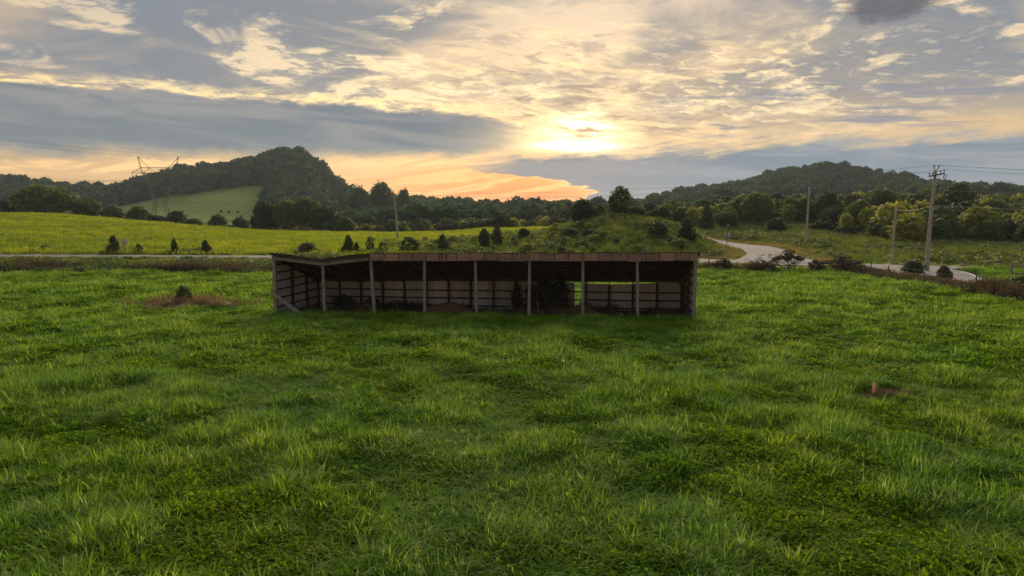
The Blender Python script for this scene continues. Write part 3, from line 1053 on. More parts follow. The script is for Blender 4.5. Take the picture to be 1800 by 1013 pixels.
def field_grass():
    near = ([blades(900 + i, 22, 0.19, 0.30, 0.50, 0.020, 0.50, M['grass_tip'], 6) for i in range(4)]        # 0-3 arching
            + [blades(910 + i, 30, 0.19, 0.16, 0.34, 0.018, 0.42, M['grass'], 4) for i in range(4)]           # 4-7 shorter
            + [leafy(920 + i, 60, 0.22, 0.24, 0.050, M['clover']) for i in range(3)]                          # 8-10 low leaves
            + [blades(930 + i, 12, 0.16, 0.45, 0.70, 0.020, 0.62, M['grass_tip'], 7) for i in range(2)])      # 11-12 tall
    far = ([blades(940 + i, 22, 0.32, 0.24, 0.46, 0.036, 0.50, M['grass_tip'], 4) for i in range(3)]
           + [blades(950 + i, 30, 0.34, 0.14, 0.32, 0.036, 0.42, M['grass'], 3) for i in range(3)]
           + [leafy(960 + i, 46, 0.36, 0.24, 0.095, M['clover']) for i in range(2)])

    def make(name, y0, y1, dens, meshes, kinds, s0, s1, label):
        x, y = wedge_points(y0, y1, dens)
        rd = road_dist(x, y)
        sx, sy = shed_local(x, y)
        inside = (np.abs(sx) < 12.3) & (sy > 0.25) & (sy < 6.6)
        k = ~inside & ~bare(x, y) & (rd > 0.8) & ((x < hedge_x(y) - 0.3) | (x > 43))
        x, y = x[k], y[k]
        n = len(x)
        lush = fbm(x / 1.1 + 9, y / 1.1, 2) * 0.7 + fbm(x / 7.0, y / 7.0 + 30, 2) * 0.3     # tussocks and hollows
        pick = fbm(x / 1.7 + 50, y / 1.7 + 80, 2) + rng.normal(0, 0.16, n)
        tall = np.clip(0.64 + (lush - 0.36) * 2.5, 0.5, 1.5)
        sx, sy = shed_local(x, y)
        tall = np.where((np.abs(sx) < 13.5) & (sy < 0.6) & (sy > -1.6), np.maximum(tall, 1.1), tall)
        a, b, c = kinds
        idx = np.where(pick > 0.58, rng.integers(a[0], a[1], n), np.where(pick > 0.46, rng.integers(b[0], b[1], n), rng.integers(c[0], c[1], n)))
        if len(meshes) > 12:
            idx = np.where((rng.random(n) < 0.02) & (lush > 0.5), rng.integers(11, 13, n), idx)
        rot, scl = rs(n, s0, s1, tall)
        scatter(name, spots(x, y), rot, scl, idx, meshes, label, 'grass')
    make('foreground_grass', 5.5, 24, 58, near, ((0, 4), (4, 8), (8, 11)), 0.75, 1.25, 'lush green grass and low weeds in tussocks across the foreground')
    make('field_grass', 24, 44, 22, far, ((0, 3), (3, 6), (6, 8)), 0.75, 1.2, 'green grass of the middle field around the shed front')
    make('back_field_grass', 44, 79, 10, far, ((0, 3), (3, 6), (6, 8)), 0.95, 1.5, 'green grass of the field behind the shed up to the road')


field_grass()


def meadow_grass():
    t = [blades(970 + i, 30, 0.6, 0.25, 0.55, 0.06, 0.30, M['meadow_grass'], 3) for i in range(3)]
    x, y = wedge_points(96, 232, 0.85)
    px = 900 + FPX * x / y
    rd = road_dist(x, y)
    ok = (rd > 1.0) & (px < 980 + rng.normal(0, 25, len(x))) & ~((px > 560) & (y < 128 - (980 - px) * 0.02) & (px > 740 - (y - 96) * 3))
    x, y = x[ok], y[ok]
    n = len(x)
    rot, scl = rs(n, 0.9, 1.7, 0.55 + 1.0 * fbm(x / 6, y / 6, 3))
    scatter('meadow_grass', spots(x, y), rot, scl, rng.integers(0, 3, n), t, 'bright yellow green grass on the sloping meadow at the left', 'grass')
    # rank grass on the mound, the road banks and beyond the roads
    t = [blades(980 + i, 26, 0.5, 0.35, 0.9, 0.05, 0.28, M['bank_grass'], 3) for i in range(3)] + [leafy(985 + i, 40, 0.6, 0.7, 0.17, M['leaf']) for i in range(2)] + [leafy(988, 40, 0.5, 0.6, 0.16, M['leaf_yellow'])]
    x, y = wedge_points(76, 190, 1.3)
    px = 900 + FPX * x / y
    rd = road_dist(x, y)
    left = (px < 740 - (y - 96) * 3) | ((px < 980) & (y > 128))
    ok = (rd > 0.5) & ~(left & (y > 96) & ~((y < 100.5 + 0.03 * (-x)) & (rng.random(len(x)) < 0.45))) & ~((y < 84) & (x < 36) & (px > 480))
    ok &= ~((px > 1240) & (rd < 3.0) & (y > 88) & (rng.random(len(x)) < 0.75))
    x, y = x[ok], y[ok]
    n = len(x)
    f = fbm(x / 5, y / 5, 3)
    low = np.clip(road_dist(x, y) / 6.0, 0.25, 1)
    pxs = 900 + FPX * x / y
    low = np.where((y < 97) & (x < 20), np.minimum(low, 0.35), low)
    low = np.where((y < 88.5) & (pxs > 478) & (pxs < 1225), 1.0, low)
    rot, scl = rs(n, 0.8, 1.5, (0.5 + 1.1 * f) * low)
    idx = np.where(f + rng.normal(0, 0.1, n) > 0.56, rng.integers(3, 6, n), rng.integers(0, 3, n))
    scatter('bank_grass', spots(x, y), rot, scl, idx, t, 'rank olive grass and weeds on the mound and road banks', 'grass')



meadow_grass()


def verge():
    t = [blades(1200 + i, 30, 0.4, 0.10, 0.28, 0.045, 0.4, M['straw_grass'], 3) for i in range(3)]
    x = rng.uniform(24, 62, 9000); y = rng.uniform(84, 150, 9000)
    d = line_dist(x, y, ROAD_C)
    da = line_dist(x, y, ROAD_A)
    k = (d > 0.3) & (d < 3.2 + 1.5 * fbm(x / 3.0, y / 3.0, 2)) & (da > 0.4)
    x, y = x[k], y[k]
    n = len(x)
    rot, scl = rs(n, 0.8, 1.4)
    scatter('verge_straw', spots(x, y), rot, scl, rng.integers(0, 3, n), t, 'dry yellow mown grass along the curving road', 'grass')


verge()


def brown_weeds():
    t = [stalks(1000 + i, 26, 0.5, 0.35, 0.95, M['brown_weed'], 0.075, leaves=7) for i in range(4)] + [leafy(1010 + i, 40, 0.45, 0.55, 0.10, M['leaf_brown']) for i in range(2)] + [leafy(1015 + i, 40, 0.5, 0.6, 0.11, M['cedar']) for i in range(2)] + [blades(1018, 24, 0.4, 0.4, 0.8, 0.035, 0.3, M['bank_grass'], 3)]
    x = rng.uniform(-92, -8, 8500); y = rng.uniform(71.5, 81.5, 8500)
    ok = y < 81.5 - 2.2 * fbm(x / 7.0, y / 3.0, 2)
    x, y = x[ok], y[ok]
    n = len(x)
    rot, scl = rs(n, 0.7, 1.3, 0.35 + 1.3 * fbm(x / 4.0, y / 4.0, 2))
    f = fbm(x / 5 + 3, y / 5, 2) + rng.normal(0, .1, n) + (y - 73.6) * 0.06
    idx = np.where(f > 0.46, rng.integers(6, 9, n), np.where(f > 0.36, rng.integers(4, 8, n), rng.integers(0, 4, n)))
    scatter('bank_weeds', spots(x, y), rot, scl, idx, t, 'brown and dark weeds along the foot of the left road bank', 'weeds')
    y = rng.uniform(36, 77, 3000)
    x = hedge_x(y) + rng.normal(0.3, 0.55, len(y))
    x2 = rng.uniform(12.5, 37.5, 1500); y2 = 76.2 - (x2 - 12) * 0.08 + rng.normal(0, 0.5, len(x2))
    k = fbm(x2 / 2.5, y2 / 2.5, 2) > 0.55
    x, y = np.concatenate([x, x2[k]]), np.concatenate([y, y2[k]])
    rd = road_dist(x, y)
    x, y = x[rd > -0.2], y[rd > -0.2]
    n = len(x)
    rot, scl = rs(n, 0.7, 1.2, (0.55 + 1.0 * fbm(x / 2.5, y / 2.5, 2)) * np.where(x > 34, np.interp(y, [50, 58, 72, 76], [1.0, 0.8, 0.8, 1.0]), 0.8))
    scatter('fence_row_weeds', spots(x, y), rot, scl, np.where(rng.random(n) < 0.55, rng.integers(0, 4, n), rng.integers(4, 9, n)), t,
            'reddish brown dead weeds along the right fence row', 'weeds')


brown_weeds()


# ------------------------------------------------------------------ woods
def woods():
    global scrub_meshes
    lump = [round_lumps(1100 + i, 11, w=0.5, z0=0.1, r0=0.16, r1=0.26) for i in range(5)]
    far = [crown_mesh('wood_crown', l, 650, 0.115, M['leaf_far'], 1120 + i) for i, l in enumerate(lump)]
    near = [crown_mesh('thicket_crown', round_lumps(1140 + i, 15, z0=0.0), 1700, 0.075, M[('leaf', 'leaf', 'leaf_yellow', 'leaf', 'cedar')[i]], 1150 + i) for i in range(5)]

    scrub_meshes = near

    def pxy(x, y):
        z = base_z(x, y)
        dep = y * CP - (z - CAM_Z) * SP
        up = y * SP + (z - CAM_Z) * CP
        return 900 + FPX * x / dep, 506.5 - FPX * up / dep

    def grow(name, n, x0, x1, y0, y1, test, h0, h1, label, meshes=far, wide=1.0):
        y = rng.uniform(y0, y1, n)
        u = rng.uniform((x0 - 900) / FPX, (x1 - 900) / FPX, n)
        x = u * y
        k = rng.random(n) < y / y1
        x, y = x[k], y[k]
        px, py = pxy(x, y)
        k = test(px, py, x, y)
        x, y = x[k], y[k]
        n = len(x)
        h = rng.uniform(h0, h1, n) * (0.8 + 0.45 * rng.random(n) ** 3) * (0.75 + 0.5 * fbm(x / 30.0, y / 30.0, 2))
        w = h * rng.uniform(0.75, 1.15, n) * wide
        rot = np.stack([np.zeros(n), np.zeros(n), rng.uniform(0, 6.283, n)], 1)
        P = spots(x, y)
        P[:, 2] -= h * 0.06
        scatter(name, P, rot, np.stack([w, w, h], 1), rng.integers(0, len(meshes), n), meshes, label, 'woodland')

    pasture = lambda px, py, x, y: ((px > 205) & (px < 465) & (y < 622 - np.clip((285 - px) * 0.30, 0, 60) + 8 * fbm(x / 14.0, y / 14.0, 2)) & (y > 330)) | ((px > 562 + 14 * fbm(x / 9.0, y / 9.0, 2)) & (px < 606 + 12 * fbm(x / 9.0 + 5, y / 9.0, 2)) & (y > 380) & (y < 640) & (rng.random(len(px)) < 0.93))
    grow('hill_woods', 7000, -260, 640, 430, 860, lambda px, py, x, y: ~pasture(px, py, x, y) & ~((px < 465) & (y < 560)) & ~((px < 640) & (y < 480)), 9, 17, 'dense dark woods covering the steep rounded hill at the left')
    grow('ridge_woods', 6500, 612, 1010, 290, 860, lambda px, py, x, y: px > 612 + rng.normal(0, 4, len(px)), 8, 14, 'dark woods on the long slope falling to the sunset gap')
    grow('right_hill_woods', 11000, 985, 2150, 430, 860, lambda px, py, x, y: ~((px > 1330) & (px < 1560) & (y < 560)), 9, 14, 'brownish dark woods on the broad hill at the right')
    grow('thicket', 7500, 1120, 2100, 112, 400, lambda px, py, x, y: (y > np.interp(px, [1250, 1430, 1550, 1650, 1800], [172, 158, 138, 124, 116]) - 12 + 36 * fbm(x / 9.0, y / 9.0, 2)) & (rng.random(len(px)) < 0.8), 3.6, 7.5,
         'tangled green thicket of shrubs and young trees at the right', near)
    grow('valley_thicket', 2600, 400, 1120, 215, 330, lambda px, py, x, y: (px > 590) | (y > 250), 3.0, 6.0, 'low leafy thicket behind the bright meadow crest', near)



woods()


def mound_scrub():
    x = rng.uniform(-18, 36, 900); y = rng.uniform(99, 140, 900)
    keep = rng.random(900) < 0.45
    x, y = x[keep], y[keep]
    px = 900 + FPX * x / y
    k = (px > 745) & (px < 1262) & (road_dist(x, y) > 2.0) & (fbm(x / 4.0 + 7, y / 4.0, 3) > 0.50)
    x, y = x[k], y[k]
    n = len(x)
    h = rng.uniform(0.5, 1.3, n) * (0.6 + 0.8 * rng.random(n) ** 2)
    w = h * rng.uniform(0.9, 1.7, n)
    P = spots(x, y); P[:, 2] -= 0.1
    rot = np.stack([np.zeros(n), np.zeros(n), rng.uniform(0, 6.283, n)], 1)
    scatter('mound_scrub', P, rot, np.stack([w, w, h], 1), rng.integers(0, 4, n), scrub_meshes, 'tangled low scrub covering the grassy mound behind the shed', 'scrub')


mound_scrub()


# ------------------------------------------------------------------ single trees and shrubs
def single_trees():
    T = tree
    # by the road at the left
    T('cedar_tree', 'cedar0', 201, 98, 412, 27, 'dense dark cedar beside the diamond sign across the road', 'tree')
    T('shrub', 'open0', 244, 98.5, 427, 17, 'small leafy sapling just right of the diamond sign', 'shrub')
    T('cedar_tree', 'cedar1', 307, 98, 417, 15, 'narrow dark cedar, middle one of the three along the left road', 'tree')
    T('cedar_tree', 'cedar2', 361, 98, 420, 24, 'loose ragged cedar, nearest of the three left roadside cedars to the shed', 'tree')
    T('shrub', 'bush0', 331, 99, 439, 18, 'low green weed bush between two left roadside cedars', 'shrub')
    # above the roof line of the shed
    T('shrub', 'bush1', 540, 100, 425, 34, 'low green bush over the sagging left end of the shed roof', 'shrub')
    T('cedar_tree', 'cedar0', 614, 100, 411, 25, 'dark pointed cedar behind the shed, left of the leaning pole', 'tree')
    T('cedar_tree', 'cedar1', 627, 100.5, 423, 13, 'short dark cedar touching the right side of a pointed cedar', 'tree')
    T('sapling', 'open1', 651, 103, 413, 20, 'slender open sapling left of the leaning utility pole', 'tree')
    T('shrub', 'open2', 674, 101, 424, 24, 'small open bush at the foot of the leaning utility pole', 'shrub')
    T('shrub', 'open0', 720, 101, 414, 44, 'wide spreading feathery bush right of the leaning utility pole', 'shrub')
    T('cedar_tree', 'cedar2', 778, 104, 409, 30, 'broad dark cedar alone on the scrubby slope behind the shed', 'tree')
    T('shrub', 'dark1', 851, 108, 400, 22, 'left dark bush of the close pair behind the middle of the shed', 'shrub')
    T('shrub', 'dark2', 874, 108, 395, 20, 'taller right dark bush of the close pair behind the shed', 'shrub')
    T('shrub', 'dark0', 920, 118, 401, 24, 'small round dark bush at the edge of the bright meadow', 'shrub')
    T('shrub', 'dark3', 1000, 112, 399, 36, 'round dark bush on the mound slope under the big cedar, left of two', 'shrub')
    T('shrub', 'dark1', 1034, 112, 402, 28, 'round dark bush on the mound slope under the big cedar, right of two', 'shrub')
    T('cedar_tree', 'dark0', 1025, 126, 350, 52, 'big dark bushy cedar on the left shoulder of the mound', 'tree')
    T('tree', 'airy0', 1091, 128, 327, 50, 'tall airy leafy tree standing on the crest of the mound', 'tree')
    T('shrub', 'airy0', 1056, 130, 358, 24, 'thin small tree between the cedar and the airy crest tree', 'tree')
    T('shrub', 'bush2', 1120, 127, 362, 40, 'olive bush right below the airy crest tree', 'shrub')
    T('cedar_tree', 'dark3', 1160, 130, 362, 44, 'dark bushy tree on the right shoulder of the mound', 'tree')
    T('cedar_tree', 'cedar1', 1157, 110, 386, 42, 'grey green conical cedar on the mound face above the shed roof', 'tree')
    T('cedar_tree', 'cedar2', 1207, 110, 380, 38, 'conical cedar above the right end of the shed roof', 'tree')
    T('tree', 'dark2', 1193, 150, 366, 36, 'dark round tree behind the right shoulder of the mound', 'tree')
    T('tree', 'yellow0', 1216, 168, 364, 30, 'yellow green tree peeping over the right side of the mound', 'tree')
    T('cedar_tree', 'cedar0', 1241, 160, 356, 30, 'tall dark columnar cedar behind the stop sign road', 'tree')
    # beyond the curving road
    T('tree', 'round0', 1330, 172, 338, 56, 'olive leafy tree rising behind the curving road', 'tree')
    T('tree', 'round1', 1275, 168, 372, 44, 'rounded green tree above the octagonal sign', 'tree')
    T('shrub', 'dark1', 1364, 150, 382, 40, 'dark round bush on the grass bank left of the bare pole', 'shrub')
    T('tree', 'round2', 1396, 176, 350, 46, 'pale green leafy tree just left of the bare pole', 'tree')
    T('tree', 'dark0', 1452, 170, 337, 54, 'dark round crowned tree right of the bare pole', 'tree')
    T('tree', 'dark3', 1500, 180, 340, 50, 'dark tree next to the round crowned one, further right', 'tree')
    T('shrub', 'yellow1', 1487, 150, 376, 30, 'bright yellow green shrub between dark bushes right of the bare pole', 'shrub')
    T('shrub', 'dark2', 1484, 142, 396, 36, 'dark bush below the bright yellow green shrub', 'shrub')
    T('shrub', 'dark2', 1445, 152, 386, 50, 'broad dark bush at the foot of the round crowned tree', 'shrub')
    T('tree', 'round3', 1545, 176, 332, 62, 'large rounded green tree behind the short pole', 'tree')
    T('shrub', 'bush0', 1552, 140, 382, 66, 'big dark green bush left of the short service pole', 'shrub')
    T('tree', 'round0', 1610, 178, 340, 50, 'leafy tree between the short pole and the crossarm pole', 'tree')
    T('tree', 'round1', 1680, 178, 322, 60, 'tall leafy tree right behind the crossarm pole', 'tree')
    T('shrub', 'yellow2', 1690, 142, 400, 66, 'yellow green bushes right of the crossarm pole', 'shrub')
    T('tree', 'round2', 1745, 172, 352, 60, 'rounded tree near the right picture edge, left of the last', 'tree')
    T('tree', 'round3', 1790, 165, 376, 64, 'leafy tree at the right picture edge', 'tree')
    T('shrub', 'bush2', 1740, 138, 408, 54, 'green bush below the rounded tree near the right edge', 'shrub')
    # fence row
    T('shrub', 'brown0', 1272, 75, 452, 40, 'dense dark brown bush nearest the right end of the shed', 'shrub')
    T('shrub', 'bare0', 1348, 74, 443, 52, 'nearly bare twiggy shrub on the fence row', 'shrub', rz=0.4)
    T('shrub', 'thorn0', 1385, 74, 436, 48, 'flat topped dark thorn tree on the fence row', 'shrub', rz=1.0)
    T('shrub', 'brown1', 1435, 73.5, 455, 34, 'blocky vine covered brown brush on the fence row', 'shrub')
    T('shrub', 'thorn0', 1480, 73, 447, 64, 'wide spreading dark shrub right of the vine covered brush', 'shrub', rz=2.6)
    T('shrub', 'dark3', 1606, 73, 457, 40, 'dark bush at the foot of the crossarm pole', 'shrub')
    T('shrub', 'dark0', 1659, 63.5, 466, 26, 'small dark bush with a pale stake behind it', 'shrub')
    T('shrub', 'dark1', 1798, 51, 484, 78, 'large dark bush at the right picture edge by the rail fence', 'shrub')
    T('shrub', 'dark2', 28, 76, 463, 34, 'dark weed bush on the left road bank, leftmost', 'shrub')
    T('shrub', 'dark3', 104, 76, 464, 30, 'dark weed bush on the left road bank, second from left', 'shrub')
    # tree line behind the bright meadow
    g = 'tree line behind the meadow'
    T('tree', 'dark0', 10, 214, 352, 64, 'dark tree cut by the left picture edge behind the meadow', 'tree', g)
    T('tree', 'round3', 84, 212, 327, 104, 'largest dark rounded tree of the left meadow tree line', 'tree', g)
    T('tree', 'round1', 155, 214, 349, 52, 'middling rounded tree right of the largest left tree', 'tree', g)
    T('tree', 'bush1', 200, 212, 360, 48, 'lower bushy tree left of the lattice tower', 'tree', g)
    T('tree', 'bush2', 244, 210, 362, 48, 'bushy tree at the left foot of the lattice tower', 'tree', g)
    T('shrub', 'dark2', 278, 206, 378, 62, 'low dark hedge bush under the lattice tower', 'shrub', g)
    T('tree', 'dark1', 312, 208, 369, 36, 'dark bushy tree at the right foot of the lattice tower', 'tree', g)
    T('shrub', 'bush0', 340, 206, 384, 40, 'low bush trailing right from the lattice tower', 'shrub', g)
    T('tree', 'bush1', 384, 216, 376, 36, 'small rounded bush against the far pasture', 'tree', g)
    T('tree', 'dark3', 424, 218, 381, 36, 'small dark bush left of the dark tree clump', 'tree', g)
    T('tree', 'dark1', 466, 212, 352, 52, 'leftmost dark tree of the clump below the round hill', 'tree', g)
    T('tree', 'round0', 503, 212, 351, 54, 'second tree of the clump below the round hill', 'tree', g)
    T('tree', 'round2', 540, 213, 349, 54, 'olive topped tree in the middle of the clump below the hill', 'tree', g)
    T('tree', 'dark0', 574, 212, 362, 50, 'rightmost dark tree of the clump below the round hill', 'tree', g)
    T('tree', 'bush2', 606, 210, 380, 40, 'lower bush trailing right of the dark clump', 'tree', g)
    # tall crowns on the ridge
    T('tree', 'round1', 672, 470, 321, 46, 'tallest rounded crown on the ridge left of the sunset', 'tree')
    T('tree', 'round2', 632, 450, 330, 44, 'broad crown at the left start of the sunset ridge', 'tree')
    T('tree', 'round0', 711, 480, 332, 26, 'small round crown standing above the ridge', 'tree')
    # dots on the far pasture
    for i, (px, D) in enumerate([(312, 500), (327, 492), (389, 505), (402, 503), (418, 506), (424, 488)]):
        T('shrub', 'dark%d' % (i % 4), px, D, 0 + (506.5 - FPX * math.tan(math.atan((place(px, D)[2] + 1.5 - CAM_Z) / D) + PITCH)), 5, 'tiny dark shrub dotted on the far green pasture', 'shrub', 'dots on the far pasture')



single_trees()


def foot_weeds():
    """tall weeds and suckers growing round the feet of the nearer shrubs"""
    t = [blades(1500 + i, 24, 0.4, 0.4, 0.9, 0.045, 0.28, M['bank_grass'], 3) for i in range(2)] + [leafy(1505 + i, 40, 0.5, 0.6, 0.14, M['leaf']) for i in range(2)] + [leafy(1508, 40, 0.5, 0.7, 0.14, M['cedar'])]
    X, Y = [], []
    for x, y, w in FEET:
        if 50 < y < 135:
            n = int(8 + 5 * w)
            a = rng.uniform(0, 6.283, n); q = w * rng.uniform(0.25, 0.95, n)
            X.append(x + q * np.cos(a) * 1.3); Y.append(y + q * np.sin(a))
    x, y = np.concatenate(X), np.concatenate(Y)
    k = road_dist(x, y) > 0.3
    x, y = x[k], y[k]
    n = len(x)
    rot, scl = rs(n, 0.6, 1.2)
    scatter('shrub_foot_weeds', spots(x, y), rot, scl, rng.integers(0, 5, n), t, 'weeds and suckers growing round the feet of the shrubs', 'weeds')


foot_weeds()


# ------------------------------------------------------------------ the open shed
def empty(name, loc, rz=0.0):
    o = bpy.data.objects.new(name, None)
    o.empty_display_size = 0.3
    COL.objects.link(o)
    o.location = loc
    o.rotation_euler = (0, 0, rz)
    return o


SHED_A = math.atan2(3.2, 24.18)
shed = empty('open_shed', (-14.14, 40.6, 0.0), -SHED_A)
tag(shed, 'long open fronted farm shed with rusty metal roof and grey posts', 'shed')
SL, SD, BAY = 24.39, 6.4, 24.39 / 8


def front_z(x):      # top of the roof edge along the front
    sag = 0.34 * max(0.0, 1 - abs(x - BAY) / BAY)
    return 3.66 + 0.17 * x / SL - sag + 0.015 * math.sin(x * 1.7)


def back_z(x):
    return 1.50 + 0.12 * x / SL - 0.08 * max(0.0, 1 - abs(x - BAY) / (1.6 * BAY))


def roof_z(x, y):
    t = (y + 0.25) / (SD + 0.6)
    return front_z(x) * (1 - t) + back_z(x) * t


def wall_top(x):     # top of the back wall; it has dropped along the right
    g = -0.01
    if 16.9 < x < 23.2:
        g += 0.15 * math.sin(math.pi * (x - 16.9) / 6.3) ** 0.8
    return back_z(x) - g


def corrugated(w, rows, ribs=5, depth=0.028):
    """sheet profile across a width w: list of (offset, relief); rows gives the two ends"""
    prof = []
    p = w / ribs
    for i in range(ribs):
        prof += [(i * p, 0), (i * p + p * 0.55, 0), (i * p + p * 0.66, depth), (i * p + p * 0.88, depth)]
    prof.append((w, 0))
    return prof


def sheet(name, mat, o, ux, uy, un, w, h0, h1, ribs=5, depth=0.028, bot=0.0, parent=shed):
    """corrugated sheet from o; ux along width, uy along length, un the relief; h0 h1 lengths at the two sides"""
    o, ux, uy, un = Vector(o), Vector(ux), Vector(uy), Vector(un)
    V, F = [], []
    prof = corrugated(w, None, ribs, depth)
    for t, d in prof:
        f = t / w
        V.append(o + ux * t + un * d + uy * bot)
        V.append(o + ux * t + un * d + uy * (h0 + (h1 - h0) * f))
    for i in range(len(prof) - 1):
        F.append((2 * i, 2 * i + 2, 2 * i + 3, 2 * i + 1))
    me = bpy.data.meshes.new(name)
    me.from_pydata([tuple(v) for v in V], [], F)
    me.update()
    me.materials.append(mat)
    ob = link(name, me, parent)
    sol = ob.modifiers.new('thick', 'SOLIDIFY')
    sol.thickness = 0.004
    return ob


def build_shed():
    # posts along the front
    lean = [0.02, 0.04, 0.16, -0.03, 0.05, -0.04, 0.03, 0.08, -0.03]
    for i in range(9):
        x = i * BAY
        w = 0.17 if i not in (0, 8) else 0.20
        top = front_z(x) - (0.12 if i not in (0,) else 0.05)
        MB().bar((x + lean[i] * 0.3, 0.0, -0.35), (x - lean[i], 0.0, top), w, w * 0.9, w * 0.86, w * 0.8, (0, 1, 0), 0.006).build('post', M['timber'], shed)
    # posts of the back wall and middle posts under the rafters
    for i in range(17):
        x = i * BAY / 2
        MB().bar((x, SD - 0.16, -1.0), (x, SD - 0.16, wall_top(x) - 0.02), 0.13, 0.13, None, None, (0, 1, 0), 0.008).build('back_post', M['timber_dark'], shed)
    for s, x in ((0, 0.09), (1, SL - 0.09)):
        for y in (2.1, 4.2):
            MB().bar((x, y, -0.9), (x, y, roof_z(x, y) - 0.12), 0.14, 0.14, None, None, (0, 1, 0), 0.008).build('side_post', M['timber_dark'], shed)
    # rafters, purlins
    for i in range(17):
        x = min(max(i * BAY / 2, 0.1), SL - 0.1)
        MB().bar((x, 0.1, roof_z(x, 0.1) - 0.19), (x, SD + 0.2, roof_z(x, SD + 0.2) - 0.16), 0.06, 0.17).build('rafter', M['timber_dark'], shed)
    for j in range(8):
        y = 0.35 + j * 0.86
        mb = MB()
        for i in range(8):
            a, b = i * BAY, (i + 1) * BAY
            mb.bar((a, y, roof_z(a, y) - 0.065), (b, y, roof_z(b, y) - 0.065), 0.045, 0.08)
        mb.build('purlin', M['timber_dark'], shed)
    # roof sheets
    n = 27
    w = (SL + 0.5) / n
    for i in range(n):
        x = -0.25 + i * w
        a, b = min(max(x, 0), SL), min(max(x + w, 0), SL)
        y0, y1 = -0.25 - random.uniform(0, 0.04), SD + 0.35 + random.uniform(-0.03, 0.05)
        V, F = [], []
        for k in range(4 * 4 + 1):
            t = k / 16
            r = (0, 0.03, 0.03, 0)[k % 4]
            xx = min(x + (w + 0.01) * t, SL + 0.25)
            for yy in (y0, (y0 + y1) / 2, y1):
                V.append((xx, yy, roof_z(min(max(xx, 0), SL), yy) + r + 0.004 * (i % 2)))
        for k in range(16):
            for q in range(2):
                F.append((3 * k + q, 3 * k + 3 + q, 3 * k + 4 + q, 3 * k + 1 + q))
        me = bpy.data.meshes.new('roof_sheet')
        me.from_pydata(V, [], F); me.update(); me.materials.append(M['roof_sheet'])
        ob = link('roof_sheet', me, shed)
        ob.modifiers.new('thick', 'SOLIDIFY').thickness = 0.005
    # front header: sagging planks on the two left bays, a beam behind the fascia on the rest
    for i in range(8):
        a, b = i * BAY, (i + 1) * BAY
        off = 0.28 if i < 2 else 0.30
        ob = MB().bar((a + 0.02, -0.115 if i < 2 else 0.13, front_z(a) - off), (b - 0.02, -0.115 if i < 2 else 0.13, front_z(b) - off), 0.045, 0.20, None, None, (0, 0, 1), 0.004).build('header_beam', M['timber'] if i < 2 else M['timber_dark'], shed)
    MB().bar((0.0, -0.20, front_z(0) - 0.10), (BAY, -0.20, front_z(BAY) - 0.09), 0.035, 0.17, jitter=0.004).build('eave_board', M['timber_dark'], shed)
    MB().bar((BAY, -0.20, front_z(BAY) - 0.09), (2 * BAY, -0.20, front_z(2 * BAY) - 0.10), 0.035, 0.17, jitter=0.004).build('eave_board', M['timber_dark'], shed)
    # fascia sheets
    x = 2 * BAY - 0.12
    i = 0
    while x < SL + 0.02:
        w = 0.80 if i not in (1, 6, 21) else 0.17
        w = min(w, SL + 0.12 - x)
        if w < 0.1: break
        h = 0.43 + random.uniform(-0.03, 0.02)
        zt = front_z(min(x + w / 2, SL)) - 0.02 + random.uniform(-0.008, 0.008)
        sheet('fascia_sheet', M['fascia'], (x + 0.006, -0.275 - 0.01 * (i % 2), zt - h), (1, 0, 0), (0, 0, 1), (0, -1, 0), w - 0.035, h, h, 4 if w > 0.5 else 1, 0.03)
        x += w
        i += 1
    # back wall sheets, one missing
    n = 27
    w = SL / n
    for i in range(n):
        x = i * w
        h0, h1 = wall_top(x), wall_top(x + w)
        if i == 19: w2 = w * 0.45
        else: w2 = w
        sheet('wall_sheet', M['wall_sheet'], (x, SD, -0.9), (1, 0, 0), (0, 0, 1), (0, 1, 0), w2, h0 + 0.9, h1 + 0.9, 5, 0.024)
    for j, z in enumerate((-0.10, 0.42, 0.94)):
        for i in range(8):
            a, b = i * BAY, (i + 1) * BAY
            if z > wall_top((a + b) / 2) - 0.03: continue
            dz = random.uniform(-0.02, 0.02)
            MB().bar((a, SD - 0.065, z + dz), (b, SD - 0.065, z + random.uniform(-0.02, 0.02)), 0.04, 0.10, jitter=0.004).build('wall_rail', M['timber_dark'], shed)
    # side walls
    for s, x, nx in ((0, -0.06, -1), (1, SL + 0.06, 1)):
        n = 7
        w = (SD - 0.05) / n
        for i in range(n):
            y = 0.08 + i * w
            sheet('side_sheet', M['wall_sheet'], (x, y, -0.9), (0, 1, 0), (0, 0, 1), (nx, 0, 0), w, roof_z(0 if s == 0 else SL, y) + 0.84, roof_z(0 if s == 0 else SL, y + w) + 0.84, 5, 0.024)
        for z in (-0.10, 0.42, 0.94, 1.46, 1.98, 2.50, 2.95):
            y1 = SD - 0.1
            zz = min(y1, (3.55 - z) / 2.15 * SD * 0.98)
            if zz > 0.8:
                MB().bar((x - nx * 0.045, 0.10, z), (x - nx * 0.045, zz, z + random.uniform(-0.02, 0.02)), 0.04, 0.10, jitter=0.004).build('side_rail', M['timber_dark'], shed)


build_shed()


def in_shed(x, y, z=0.0):
    c, s = math.cos(-SHED_A), math.sin(-SHED_A)
    return (-14.14 + x * c - y * s, 40.6 + x * s + y * c, z)


